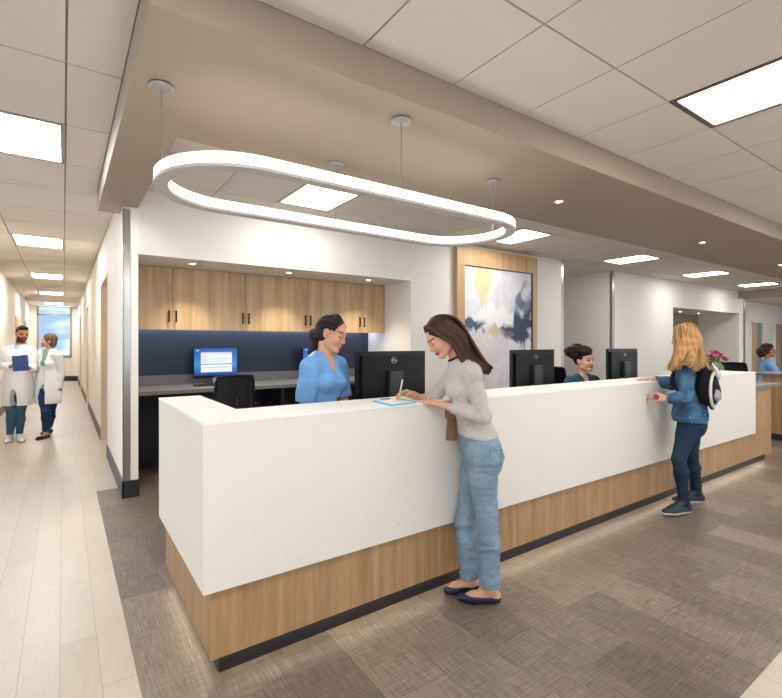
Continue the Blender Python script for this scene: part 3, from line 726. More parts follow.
def attr_mat(name, rough=.5, noise=0, nscale=30, stretch=(1, 1, 1), bump=0, sss=0, sheen=0, spec=.4):
    m, nt, b = nodes_of(name); N = nt.nodes; L = nt.links
    a = N.new('ShaderNodeAttribute'); a.attribute_name = 'col'; b.inputs['Roughness'].default_value = rough; b.inputs['Specular IOR Level'].default_value = spec
    b.inputs['Sheen Weight'].default_value = sheen
    if sss: b.inputs['Subsurface Weight'].default_value = sss; b.inputs['Subsurface Radius'].default_value = (.01, .004, .002)
    L.new(a.outputs['Color'], b.inputs['Base Color'])
    return m
attr_mat('skin', .55, sss=.1, spec=.3); attr_mat('hair', .5, spec=.22)
def fabric(name, c1, c2, scale=90, rough=.85, bump=.25, stretch=(1, 1, 1), big=.0):
    m, nt, b = nodes_of(name); N = nt.nodes; L = nt.links
    tc = N.new('ShaderNodeTexCoord'); mp = N.new('ShaderNodeMapping'); mp.inputs['Scale'].default_value = stretch; L.new(tc.outputs['Object'], mp.inputs[0])
    n = N.new('ShaderNodeTexNoise'); n.inputs['Scale'].default_value = scale; n.inputs['Detail'].default_value = 3; L.new(mp.outputs[0], n.inputs[0])
    n2 = N.new('ShaderNodeTexNoise'); n2.inputs['Scale'].default_value = 9; n2.inputs['Detail'].default_value = 4; L.new(tc.outputs['Object'], n2.inputs[0])
    a = N.new('ShaderNodeMath'); a.operation = 'MULTIPLY_ADD'; a.inputs[1].default_value = big; L.new(n2.outputs[0], a.inputs[0]); L.new(n.outputs[0], a.inputs[2])
    s = N.new('ShaderNodeMath'); s.operation = 'SUBTRACT'; s.inputs[1].default_value = big*.5; L.new(a.outputs[0], s.inputs[0])
    L.new(ramp(nt, s.outputs[0], [(.35, c1), (.65, c2)]), b.inputs['Base Color']); b.inputs['Roughness'].default_value = rough; b.inputs['Specular IOR Level'].default_value = .2
    bp = N.new('ShaderNodeBump'); bp.inputs['Strength'].default_value = bump; bp.inputs['Distance'].default_value = .004; L.new(n.outputs[0], bp.inputs['Height']); L.new(bp.outputs[0], b.inputs['Normal'])
    return m
fabric('knit_grey', 'aea8a2', 'c8c1bb', 90, stretch=(1, 1, 5), big=.1); fabric('denim_light', '627c8d', '93a9b8', 260, big=.35); fabric('denim_mid', '31546f', '4f7694', 260, big=.5)
fabric('denim_dark', '172634', '2b4256', 260, big=.4); fabric('denim_blue', '26405b', '567b9c', 200, big=.9); fabric('scrub_blue', '6c9fd6', '7bacdf', 260, big=.1, bump=.1)
fabric('scrub_teal', '204b66', '295873', 240); fabric('coat_white', 'e8eaed', 'f4f5f6', 200, bump=.05); fabric('green_cloth', '7d9a83', '93ad97', 80); fabric('navy_cloth', '1b2e52', '26406c', 80)
fabric('black_cloth', '15161a', '25262b', 120); fabric('shirt_pale', 'c6d3de', 'dde5ec', 80); mat('leather_navy', '161d33', .35); mat('leather_brown', '84602f', .5, noise=.2, nscale=12, bump=.1)
mat('boot', '1b2836', .5, noise=.2); mat('sole_grey', 'b9b5a9', .6); mat('shoe_white', 'eeeeee', .45); mat('sock', '1b1d35', .9); mat('blue_plastic', '2b4f9b', .35)
mat('paper_blue', '4bb4e0', .6); mat('paper', 'f0f2f2', .7); mat('bag_white', 'd9d6cf', .6, noise=.1); mat('red_cup', '9c1f33', .3); mat('shoe_black', '1a1614', .3)

def head_prims(Cc, hf, hu, s=1.0, male=False):
    hr = hf.cross(hu).normalized(); hu = hr.cross(hf).normalized(); R = (hr, hf, hu)
    P = lambda r, f, u: Cc+(hr*r+hf*f+hu*u)*s
    e = lambda r, f, u, rr, k=.02: El(P(r, f, u), [x*s for x in rr], R, k*s)
    jw = 1.08 if male else 1.0
    pos = [e(0, -.012, .028, (.073, .094, .088)), e(0, .026, -.030, (.057*jw, .058, .072)), e(0, .066, -.093, (.020*jw, .018, .015), .025),
           C(P(-.046*jw, .005, -.062), P(-.014, .062, -.095), .015*s, .012*s, .02), C(P(.046*jw, .005, -.062), P(.014, .062, -.095), .015*s, .012*s, .02)]
    for q in (-1, 1):
        pos += [e(q*.034, .062, -.028, (.022, .022, .02), .02), e(q*.028, .078, .022, (.02, .010, .008), .012), e(q*.073, -.005, -.008, (.008, .018, .030), .008), e(q*.078, -.012, .004, (.007, .012, .018), .006)]
    neg = [e(q*.031, .099, .002, (.017, .016, .010), .012) for q in (-1, 1)]
    pos2 = [e(q*.031, .0735, .001, (.0145, .0145, .0135), .003) for q in (-1, 1)]
    pos2 += [C(P(0, .082, .012), P(0, .099, -.027), .0055*s, .008*s, .010*s), e(0, .098, -.032, (.0075, .009, .0065), .008)]
    pos2 += [e(q*.012, .094, -.036, (.0065, .009, .006), .006) for q in (-1, 1)]
    pos2 += [e(0, .083, -.059, (.023, .012, .0060), .006), e(0, .081, -.070, (.019, .012, .0065), .006)]
    return pos, neg, pos2, (Cc.copy(), hr.copy(), hf.copy(), hu.copy(), s)
def face_color(fr, skin, lip, brow, hairc=None, beard=False, iris='3a2a1e', down=False):
    Cc, hr, hf, hu, s = fr; sk = np.array(lin(skin)[:3]); lp = np.array(lin(lip)[:3]); bw = np.array(lin(brow)[:3])
    def fn(p):
        q = (p-np.array(Cc))/s; r, f, u = q@np.array(hr), q@np.array(hf), q@np.array(hu)
        col = np.tile(sk, (len(p), 1)); ar = np.abs(r)
        front = (f > .03) & (np.abs(u) < .14) & (ar < .09)
        def paint(mask, c, a=1.0): col[mask] = col[mask]*(1-a)+np.array(c)*a
        paint(front & (((ar-.036)/.022)**2+((u+.03)/.02)**2 < 1), sk*np.array([1.05, .82, .8]), .4)
        if beard: paint((((f > -.012) & (u < -.032) & (u > -.125) & (ar < .08) & ~((ar < .022) & (u > -.062) & (u < -.045))) | ((f > .06) & (ar < .03) & (u < -.044) & (u > -.06))) & (f > -.02) & ~((u > -.05) & (ar < .045) & (f > .04) & (ar > .028)), bw, .9)
        paint(front & (f > .06) & ((r/.024)**2+((u+.0645)/.0115)**2 < 1), lp)
        paint(front & (((ar-.031)/.022)**2+((u-.0235-.10*(.03-np.abs(ar-.03)))/.0042)**2 < 1), bw, .9)
        eye = front & (((ar-.031)/.0145)**2+((u-.001)/.0066)**2 < 1)
        paint(front & (((ar-.031)/.0175)**2+((u-(.0035 if down is not True else -.004))/(.0085 if down is not True else .0035))**2 < 1), bw, .75)
        if down is True: return col
        if down == 'far': paint(eye, bw*1.5); return col
        paint(eye, (.50, .46, .43)); paint(front & ((ar-.031)**2+(u-.001)**2 < .0068**2), lin(iris)[:3])
        return col
    return fn
def hand_prims(W, d, n, ts, s=1.0, curl=.5, thumb=.5, spread=.10, curls=None):
    """W wrist, d finger direction, n direction the palm faces, ts side the thumb is on."""
    d = unit(d); n = unit(Vector(n)-d*Vector(n).dot(d)); ts = unit(Vector(ts)-d*Vector(ts).dot(d)-n*Vector(ts).dot(n)); pr = []
    offs = [.027, .009, -.009, -.026]; lens = [(.040, .025, .020), (.045, .029, .022), (.041, .027, .021), (.032, .020, .018)]; rad = [.0082, .0085, .008, .0072]
    for i in range(4):
        k0 = W+(d*(.088-.004*abs(i-1.2))+ts*offs[i])*s
        pr.append(C(W+ts*offs[i]*.55*s, k0, .0150*s, .0115*s, .012*s)); cu = (curls[i] if curls else curl)
        dd = unit(d+ts*(spread*(1.2-i)*.8)); p = k0; a = 0
        for j in range(3):
            a = cu*(.55+.5*j); dr = unit(dd*math.cos(a)+n*math.sin(a)); e = p+dr*lens[i][j]*s
            pr.append(C(p, e, rad[i]*s*(1-.09*j), rad[i]*s*(.92-.1*j), .004*s)); p = e
    t0 = W+(d*.022+ts*.020)*s; t1 = t0+unit(d*.75+ts*.65+n*.35*thumb)*.042*s; t2 = t1+unit(d*.95+ts*.12+n*.7*thumb)*.030*s; t3 = t2+unit(d*.95-ts*.25*thumb+n*.7*thumb)*.024*s
    pr += [C(t0, t1, .0145*s, .0105*s, .012*s), C(t1, t2, .0100*s, .0088*s, .005*s), C(t2, t3, .0088*s, .007*s, .005*s)]
    return pr
def lerp(a, b, t): return Vector(a)*(1-t)+Vector(b)*t
def torso_prims(J, S, male=False):
    pel, nk, tf = J['pel'], J['neck'], J['tf']; tu = (nk-pel).normalized(); tr = tf.cross(tu).normalized(); tf = tu.cross(tr).normalized(); R = (tr, tf, tu)
    pf = J.get('pf', tf); pr_ = pf.cross(CZ).normalized(); RP = (pr_, pf, CZ)
    wa, chs = lerp(pel, nk, .38), lerp(pel, nk, .70)
    out = []
    if male:
        out += [El(pel+CZ*.03*S, (.155*S, .11*S, .12*S), RP), El(wa, (.145*S, .105*S, .13*S), R, .05), El(chs, (.168*S, .115*S, .15*S), R, .05), El(chs+tf*.05*S+tu*.02*S, (.13*S, .07*S, .09*S), R, .04)]
    else:
        out += [El(pel+CZ*.03*S, (.158*S, .10*S, .115*S), RP), El(wa, (.122*S, .088*S, .13*S), R, .05), El(chs, (.138*S, .098*S, .14*S), R, .05)]
        b = J.get('bust', 1.0)
        out += [El(chs+tf*.062*S*b+tr*q*.062*S-tu*.005, (.056*S, .052*S, .052*S), R, .035) for q in (-1, 1)]
    for q in (0, 1): out.append(El(J['hip'][q]-pf*.045*S+CZ*-.01*S, (.078*S, .078*S, .088*S), RP, .03))
    ch2 = lerp(pel, nk, .86)
    for q in (0, 1):
        out.append(C(ch2, J['sh'][q], .062*S, .05*S, .04)); out.append(C(nk+tu*.01, lerp(nk, J['sh'][q], .75), .045*S, .04*S, .04))
    return out, (tr, tf, tu)
def arm_prims(J, S, q, male=False, te=1.0, tu_=None):
    g = 1.15 if male else 1.0; sh, el, wr = J['sh'][q], J['el'][q], J['wr'][q]
    if tu_: return [C(sh, lerp(sh, el, .3), .048*S*g, .046*S*g, .03), C(lerp(sh, el, .3), lerp(sh, el, tu_), .046*S*g, .046*S*g, .008)]
    e = lerp(el, wr, te); m_ = lerp(el, wr, min(.35, te*.5))
    a_ = lerp(sh, el, .35)
    return [C(sh, a_, .046*S*g, .043*S*g, .03), C(a_, el, .043*S*g, .036*S*g, .010), C(el, m_, .036*S*g, .036*S*g, .012), C(m_, e, .036*S*g, (.036-(.013*te))*S*g, .02)]
def endcut(F, pt, d, r=.075):
    F.cut(pt, unit(d), Vector(pt)-Vector((r,)*3), Vector(pt)+Vector((r,)*3))
def leg_prims(J, S, q, male=False):
    g = 1.06 if male else 1.0; h, k, a = J['hip'][q], J['kn'][q], J['an'][q]; pf = J.get('pf', J['tf'])
    b_ = lerp(h, k, .3)
    return [C(h, b_, .084*S*g, .076*S*g, .03), C(b_, k, .074*S*g, .048*S*g, .010), C(k, lerp(k, a, .3)-pf*.008, .048*S*g, .050*S*g, .02), C(lerp(k, a, .3)-pf*.008, a, .052*S*g, .032*S*g, .02)]
def foot_prims(an, toe, S, g=1.0):
    an, toe = Vector(an), Vector(toe); d = toe-an; d.z = 0; d = d.normalized(); z0 = toe.z
    heel = Vector((an.x, an.y, z0+.012))-d*.035*S; ball = lerp(heel, Vector((toe.x, toe.y, z0+.008)), .68); ball.z = z0+.008
    tp = Vector((toe.x, toe.y, z0+.004)); fl = (CZ, .75)
    return [C(an, heel+CZ*.02, .032*S*g, .03*S*g, .02), C(an+CZ*-.01, ball+CZ*.012, .03*S*g, .026*S*g, .03), C(heel, ball, .028*S*g, .036*S*g, .02), C(ball, tp, .036*S*g, .022*S*g, .02)]
def bounds(prims, pad=.05):
    lo = np.full(3, 1e9); hi = -lo
    for p in prims:
        if p[0] == 'c':
            a, b, r = np.array(p[1]), np.array(p[2]), max(p[3], p[4]); lo = np.minimum(lo, np.minimum(a, b)-r); hi = np.maximum(hi, np.maximum(a, b)+r)
        else: r = max(p[2]); lo = np.minimum(lo, np.array(p[1])-r); hi = np.maximum(hi, np.array(p[1])+r)
    return lo-pad, hi+pad
def build(name, prims, m, parent, h, inf=0, post=None, colfn=None):
    lo, hi = bounds(prims, .05+inf); F = Field(lo, hi, h); F.add(prims, inf)
    if post: post(F)
    me = F.mesh(name, m, colfn); o = bpy.data.objects.new(name, me); COL.objects.link(o)
    if parent is not None:
        o.parent = parent; o.matrix_parent_inverse = Matrix.Translation(-parent.location)
    return o
def tubes(name, paths, m, parent, cols, n=5):
    """many thin tapered locks of hair as one mesh; cols = one colour per lock"""
    vs, fs, cc = [], [], []
    for (pts, r), c in zip(paths, cols):
        prev = None; b0 = len(vs); L = len(pts)
        for i, p in enumerate(pts):
            t = (pts[min(i+1, L-1)]-pts[max(i-1, 0)]).normalized()
            if prev is None: prev = t.orthogonal().normalized()
            x = (prev-t*prev.dot(t)).normalized(); prev = x; y = t.cross(x); rr = r*(1 if i < L*.6 else 1-.8*(i-L*.6)/(L*.4))
            for k in range(n):
                a = 2*math.pi*k/n; vs.append(tuple(p+(x*math.cos(a)+y*math.sin(a))*rr)); cc.append(c)
        for i in range(L-1):
            for k in range(n): fs.append((b0+i*n+k, b0+i*n+(k+1) % n, b0+(i+1)*n+(k+1) % n, b0+(i+1)*n+k))
    me = bpy.data.meshes.new(name); me.from_pydata(vs, [], fs); me.polygons.foreach_set('use_smooth', [True]*len(fs)); me.materials.append(MATS[m])
    a = me.attributes.new('col', 'FLOAT_COLOR', 'POINT'); arr = np.ones((len(vs), 4)); arr[:, :3] = np.array(cc); a.data.foreach_set('color', arr.ravel())
    o = bpy.data.objects.new(name, me); COL.objects.link(o)
    if parent is not None: o.parent = parent; o.matrix_parent_inverse = Matrix.Translation(-parent.location)
    return o
def locks(guides, n, r, jit, c1, c2, seed=1, steps=14, taper=1.0):
    """interpolates between neighbouring guide polylines"""
    rnd = random.Random(seed); paths = []; cols = []
    c1, c2 = np.array(lin(c1)[:3]), np.array(lin(c2)[:3])
    def samp(g, t):
        x = t*(len(g)-1); i = min(int(x), len(g)-2); f = x-i
        p0, p1, p2, p3 = g[max(i-1, 0)], g[i], g[i+1], g[min(i+2, len(g)-1)]
        return .5*((2*p1)+(p2-p0)*f+(2*p0-5*p1+4*p2-p3)*f*f+(3*p1-p0-3*p2+p3)*f**3)
    for k in range(n):
        u = rnd.random()*(len(guides)-1); i = min(int(u), len(guides)-2); f = u-i; off = Vector((rnd.gauss(0, 1), rnd.gauss(0, 1), rnd.gauss(0, 1)))*jit
        L = rnd.uniform(.88, 1.0)
        pts = [samp(guides[i], L*j/steps)*(1-f)+samp(guides[i+1], L*j/steps)*f+off*(.15+.85*j/steps) for j in range(steps+1)]
        paths.append((pts, r*rnd.uniform(.7, 1.3))); q = rnd.random()**1.3; cols.append(tuple(c1*(1-q)+c2*q))
    return paths, cols
def flatcol(c, c2=None, f=60):
    a = np.array(lin(c)[:3]); b = np.array(lin(c2 or c)[:3])
    def fn(p):
        w = .5+.5*np.sin(p[:, 0]*f*2.1+2*np.sin(p[:, 1]*f*.7))*np.sin(p[:, 1]*f*1.7+p[:, 2]*f*.2); return a*(1-w[:, None])+b*w[:, None]
    return fn
def person(label, foot, group=None):
    o = bpy.data.objects.new('person', None); COL.objects.link(o); o.location = foot; tag(o, label, 'person', group); return o
bpy.context.view_layer.update()
# ------------------------------------------------------------------ woman writing at the counter
def writer():
    S_ = .98; h = .005
    root = person('woman in light grey top and light blue jeans writing at the counter', (1.95, 1.98, 0))
    J = dict(pel=at(479.5, 447, 2.76), neck=at(459.5, 362.5, 2.76), tf=(-CU*.985+CD*.12).normalized(), pf=(-CU*.97-CD*.05).normalized(),
             hip=[at(480, 455, 2.68), at(478, 455, 2.84)], kn=[at(487.5, 525, 2.69), at(464.5, 521, 2.84)], an=[at(490.5, 588, 2.70), at(469.5, 580, 2.83)],
             sh=[at(471.5, 373.5, 2.62), at(456, 371, 2.90)], el=[at(484, 417, 2.58), at(431, 402, 2.94)], wr=[at(441, 404.5, 2.70), at(416, 396, 2.87)])
    hc = at(442, 337, 2.74); hf = unit(-CU*.80-CZ*.56-CD*.18); hu = unit(CZ*.83-CU*.54)
    tp, (tr, tf, tu) = torso_prims(J, S_)
    pos, neg, pos2, fr = head_prims(hc, hf, hu, .98)
    arms = arm_prims(J, S_, 0)+arm_prims(J, S_, 1); legs = leg_prims(J, S_, 0)+leg_prims(J, S_, 1)
    nb = J['neck']; neckp = [C(nb-CZ*.01, hc-hu*.05-hf*.035, .048, .042, .02)]
    toe = [at(462, 601, 2.72), at(447, 591.5, 2.80)]; toe[0].z = toe[1].z = .022
    feet = foot_prims(J['an'][0], toe[0], .95)+foot_prims(J['an'][1], toe[1], .95)
    # near (left) hand rests on the paper edge, far (right) hand holds the pen
    h0 = hand_prims(J['wr'][0], at(422, 400, 2.77)-J['wr'][0], -CZ*1+CD*.1, CD*1.0, .92, curl=.35, thumb=.5)
    h1 = hand_prims(J['wr'][1], at(402, 393.5, 2.84)-J['wr'][1]+CZ*.01, -CD*.55-CZ*.8, -CD*.8+CZ*.6, .92, curl=.95, thumb=.9)
    body = tp+arms+legs+feet+neckp+pos
    lo, hi = bounds(body+h0+h1, .05); F = Field(lo, hi, .004)
    F.add(tp, -.006); F.add(arms+legs, -.004); F.add(feet, -.004); F.add(neckp+pos); F.sub(neg); F.add(pos2)
    F.add(h0); F.add(h1)
    me = F.mesh('body', 'skin', face_color(fr, 'd2a083', 'a8564e', '3a241c', down=True))
    b = bpy.data.objects.new('body', me); COL.objects.link(b); b.parent = root; b.matrix_parent_inverse = Matrix.Translation(-root.location)
    # jersey top: long sleeves pushed up to mid forearm
    hem = at(479, 436, 2.76); cuff = [lerp(J['el'][q], J['wr'][q], t) for q, t in ((0, .76), (1, .5))]
    slv = arm_prims(J, S_, 0, te=.76)+arm_prims(J, S_, 1, te=.5)
    def post(F):
        F.noise(.0022, 42, (1, 1, .8), 7); F.noise(.0016, 30, (1, 1, .5)); F.noise(.0022, 14, (1, 1, 1.4), 2)
        for q in (0, 1):
            endcut(F, cuff[q], J['wr'][q]-J['el'][q], .055)
        F.cut(hem, unit(-CZ-CU*.12)); F.sub([El(nb+tu*.075+tf*.02, (.075, .085, .055), (tr, tf, tu), .01)])
    sw = build('jersey_top', tp+slv+[El(lerp(J['pel'], nb, .14), (.138, .095, .09), (tr, tf, tu), .04)], 'knit_grey', root, h, .006, post)
    # dark neckband
    def postn(F):
        c = nb+tu*.075+tf*.02; r = (.083, .094, .063)
        def keep(x, y, z):
            l = [((x-c[0])*a[0]+(y-c[1])*a[1]+(z-c[2])*a[2])/q for a, q in ((tr, r[0]), (tf, r[1]), (tu, r[2]))]
            return (np.sqrt(l[0]**2+l[1]**2+l[2]**2)-1)*.07
        F.cutfn(keep); F.sub([El(c, (.072, .082, .052), (tr, tf, tu), .004)])
    build('neckband', [p for p in tp if True], 'black_cloth', sw, .004, .011, postn)
    # jeans
    waist = at(479, 437, 2.76)
    pf = J['pf']; flare = [C(lerp(J['kn'][q], J['an'][q], .25), J['an'][q]+CZ*.02, .046, .049, .02) for q in (0, 1)]
    def postj(F):
        F.noise(.0026, 26, (1, 1, 1.6), 1); F.noise(.002, 50, (1, 1, 1.6), 6); F.noise(.003, 11, (1, 1, 1.0), 4)
        F.cut(waist+CZ*.02, unit(CZ+CU*.06))
        for q in (0, 1):
            a = J['an'][q]+CZ*.018; F.cut(a, -CZ, a-Vector((.11, .11, .12)), a+Vector((.11, .11, .02)))
    je = build('jeans', [p for p in tp[:2]]+tp[5:7]+legs+flare+[C(J['hip'][0]-pf*.03, J['hip'][1]-pf*.03, .08, .08, .05)], 'denim_light', root, h, .011, postj)
    bm = bmesh.new(); hp = J['hip'][0]
    o_ = hp-CD*.098-pf*.055; pk = [o_+CZ*.045-pf*.05+CD*.02, o_+CZ*.05+pf*.02-CD*.004, o_-CZ*.03+pf*.022-CD*.006, o_-CZ*.052-pf*.008, o_-CZ*.035-pf*.045+CD*.014, o_+CZ*.045-pf*.05+CD*.02]
    addtube(bm, pk, .0016, 5); o = obj('pocket_seam', bm, 'denim_mid', je)
    for q in (0, 1):
        fp = foot_prims(J['an'][q], toe[q], .95)
        def ps(F, q=q):
            a = J['an'][q]; F.cut(Vector((0, 0, .048)), CZ); d = toe[q]-a; d.z = 0; d.normalize()
            F.sub([El(Vector((a.x, a.y, .075))+d*.065, (.036, .088, .042), (d.cross(CZ), d, CZ), .006)]); F.cut(Vector((0, 0, .002)), -CZ)
        build('flat_shoe', fp[2:], 'leather_navy', root, .004, .002, ps)
    # hair: long, straight, falling down the back
    hr = fr[1]
    def Hd(r, f, u): return hc+hr*r+hf*f+hu*u
    cap = [El(Hd(0, -.022, .034), (.082, .097, .094), (hr, hf, hu), .02), El(Hd(0, -.05, -.02), (.078, .070, .085), (hr, hf, hu), .03)]
    tip = at(487, 370, 2.70); 
    mass = [C(Hd(0, -.06, -.02), at(472, 360, 2.75), .066, .055, .03, (CD, 1)), C(at(472, 360, 2.75), tip, .052, .026, .03)]
    def posth(F):
        F.sub([El(Hd(0, .078, -.03), (.066, .052, .088), (hr, hf, hu), .012)]); F.noise(.0015, 40)
    hb = build('hair', cap+mass, 'hair', root, .005, .0, posth, flatcol('2e1e19', '3d2920'))
    gs = []
    for i in range(11):     # near side, parted at the crown
        a = -.35+1.5*i/10
        s = .070+.014
        gs.append([Hd(-.004, .058-.10*i/10, .108), Hd(-.062, .052-.11*i/10, .072), Hd(-.086, .034-.115*i/10, .005), Hd(-.084, -.0-.10*i/10, -.065), at(462+i*.9, 362-i*.8, 2.655+.006*i), at(476+i*.7, 371-i*.8, 2.64+.006*i), at(489+i*.3, 374-i*.75, 2.64+.008*i)])
    pa, co = locks(gs, 420, .0042, .004, '2c1c17', '5a3d2e', 3, 18)
    gs2 = [[Hd(.004, .058-.10*i/6, .108), Hd(.062, .052-.11*i/6, .072), Hd(.086, .034-.115*i/6, .005), Hd(.084, -.10*i/6, -.065), at(465+i, 362-i, 2.84), at(480+i*.6, 370-i, 2.80)] for i in range(7)]
    pb, cb_ = locks(gs2, 200, .0042, .004, '2c1c17', '4a3226', 4, 14)
    gs3 = [[Hd(x, -.03, .123), Hd(x*3.5, -.088, .085), Hd(x*5, -.122, .01), at(476, 350, 2.75)+CD*x*4, at(485, 363, 2.74)+CD*x*4, at(491, 368, 2.70)+CD*x*2.5] for x in (-.014, -.007, 0, .007, .014)]
    pc, cc = locks(gs3, 160, .0045, .004, '2c1c17', '5a3d2e', 5, 14)
    tubes('hair_locks', pa+pb+pc, 'hair', hb, co+cb_+cc)
    return root, J
wr_root, WJ = writer()
# pen in her hand
a, b_ = at(402.5, 379.5, 2.80), at(399, 397.2, 2.83)
p = thing('pen', 'slim white pen in the hand of the writing woman', 'pen', b_)
bm = bmesh.new(); addcyl(bm, (0, 0, 0), tuple((a-b_)*.08), .0012, .0042, 8); addcyl(bm, tuple((a-b_)*.08), tuple(a-b_), .0042, .0042, 10); obj('barrel', bm, 'white_plastic', p)
bm = bmesh.new(); addcyl(bm, tuple((a-b_)*1.0), tuple((a-b_)*1.03), .003, .003, 8); obj('cap', bm, 'dark_grey', p)
# blue clipboard with papers
def onz(px, py, z):
    r = CD+CU*((px-391)/FPX)-CZ*((py-344)/FPX); return Vector((0, 0, 1.5))+r*((z-1.5)/r.z)
Q = [onz(372, 401, 1.16), onz(391, 405.5, 1.16), onz(417, 402.5, 1.16), onz(399, 398.5, 1.16)]
c0 = sum(Q, Vector())/4
cbd = thing('clipboard', 'bright blue clipboard with a sheet on the white counter', 'clipboard', (c0.x, c0.y, 1.1575), 0)
def slab(qs, z0, z1, s=1.0):
    bm = bmesh.new(); c = sum(qs, Vector())/len(qs); a = [bm.verts.new(((q-c)*s+c-c0)*1 + Vector((0, 0, -((q-c)*s+c-c0).z+z0))) for q in qs]; b = [bm.verts.new(v.co+Vector((0, 0, z1-z0))) for v in a]
    n = len(qs); bm.faces.new(a[::-1]); bm.faces.new(b)
    for i in range(n): bm.faces.new((a[i], a[(i+1) % n], b[(i+1) % n], b[i]))
    bmesh.ops.recalc_face_normals(bm, faces=bm.faces); return bm
obj('board', slab(Q, 0, .004), 'paper_blue', cbd); obj('sheet', slab(Q, .0041, .005, .82), 'paper', cbd)
mid = (Q[3]+Q[0])/2-c0; bm = bmesh.new(); addbox(bm, mid.x-.03, mid.x+.03, mid.y-.01, mid.y+.015, .004, .012); obj('clip', bm, 'steel', cbd, bevel=.002)
# brown shoulder bag on her far side
def bag():
    t = thing('shoulder_bag', 'brown leather bag hanging at the front of the writing woman', 'bag', at(450, 425, 2.86))
    c = at(447, 421, 2.87); R = Matrix((CU, CD, CZ)).transposed()
    bm = bmesh.new(); addbox(bm, -.05, .06, -.035, .035, -.115, .09)
    for v in bm.verts:
        if v.co.z > 0: v.co.y *= .7; v.co.x *= .9
    bmesh.ops.transform(bm, matrix=R.to_4x4(), verts=bm.verts); bmesh.ops.translate(bm, vec=c-t.location, verts=bm.verts); obj('bag_body', bm, 'leather_brown', t, bevel=.012)
    bm = bmesh.new(); addbox(bm, -.053, .063, -.038, .038, .02, .094); bmesh.ops.transform(bm, matrix=R.to_4x4(), verts=bm.verts); bmesh.ops.translate(bm, vec=c-t.location, verts=bm.verts); obj('flap', bm, 'leather_brown', t, bevel=.008)
    bm = bmesh.new(); addtube(bm, [c+CZ*.085+CU*.05-t.location, at(463, 398, 2.90)-t.location, at(466, 380, 2.93)-t.location, at(463, 371, 2.91)-t.location, at(469, 385, 2.97)-t.location, at(466, 410, 2.93)-t.location, c+CZ*.08+CU*.06+CD*.03-t.location], .007, 6); obj('strap', bm, 'leather_brown', t, smooth=True)
bag()
# ------------------------------------------------------------------ generic dressed upper body and legs
def offs(o, root): o.matrix_parent_inverse = Matrix.Translation(-root.location)
def make_body(root, J, S_, head, skin, lip, brow, male=False, hands=(), h=.006, beard=False, down=False, feet=None, hscale=1.0, iris='3a2a1e', thin=.006):
    hc, hf, hu = head; pos, neg, pos2, fr = head_prims(hc, hf, hu, hscale, male)
    tp, ax = torso_prims(J, S_, male); arms = arm_prims(J, S_, 0, male)+arm_prims(J, S_, 1, male); legs = leg_prims(J, S_, 0, male)+leg_prims(J, S_, 1, male)
    neckp = [C(J['neck']-CZ*.01, hc-hu*.05*hscale-hf*.032*hscale, (.058 if male else .048)*S_, (.054 if male else .043)*S_, .02)]
    ft = feet or []; lo, hi = bounds(tp+arms+legs+ft+neckp+pos+list(hands), .05); F = Field(lo, hi, h)
    F.add(tp, -thin); F.add(arms+legs, -.004); F.add(ft, -.006); F.add(neckp+pos); F.sub(neg); F.add(pos2); F.add(hands)
    me = F.mesh('body', 'skin', face_color(fr, skin, lip, brow, beard=beard, down=down, iris=iris))
    b = bpy.data.objects.new('body', me); COL.objects.link(b); b.parent = root; offs(b, root)
    return tp, ax, arms, legs, fr
def trousers(root, J, S_, tp, m, legs, waist_z, ank, inf=.010, h=.006, slim=True, male=False, seed=1):
    add = [] if slim else [C(lerp(J['kn'][q], J['an'][q], .3), J['an'][q], .056, .052, .02) for q in (0, 1)]
    def post(F):
        F.noise(.0022, 14, (1, 1, 1.3), seed); F.cut(Vector((0, 0, waist_z)), CZ)
        for q in (0, 1):
            a = lerp(J['kn'][q], J['an'][q], ank); F.cut(a, unit(J['an'][q]-J['kn'][q]), a-Vector((.12, .12, .16)), a+Vector((.12, .12, .03)))
    return build('trousers', tp[:2]+[p for p in tp if p[0] == 'e' and p[4] == .03 and p[1][2] < J['pel'].z+.02]+legs+add, m, root, h, inf, post)
def shoe(root, an, toe, S_, upper, sole, h=.006, g=1.1, top=.10, name='shoe'):
    z0 = toe.z-.022; fp = foot_prims(an, toe, S_, g)
    o = build(name, fp, upper, root, h, .006, lambda F: (F.cut(Vector((0, 0, z0+top)), CZ), F.cut(Vector((0, 0, z0+.012)), -CZ)))
    build('sole', fp[2:], sole, o, h, .010, lambda F: (F.cut(Vector((0, 0, z0+.024)), CZ), F.cut(Vector((0, 0, z0)), -CZ)))
    return o
def curls(name, blobs, m_, parent, c1, c2, n, r, seed):
    rnd = random.Random(seed); prims = []
    for c, rad in blobs:
        prims.append(El(c, rad, (CU, CD, CZ), .02))
        for k in range(n):
            v = unit((rnd.gauss(0, 1), rnd.gauss(0, 1), rnd.gauss(0, 1))); p = c+Vector((v.x*rad[0], v.y*rad[1], v.z*rad[2])); prims.append(El(p, (r, r, r), (CU, CD, CZ), .006))
    return build(name, prims, m_, parent, .006, 0, lambda F: F.noise(.003, 70), flatcol(c1, c2, 90))

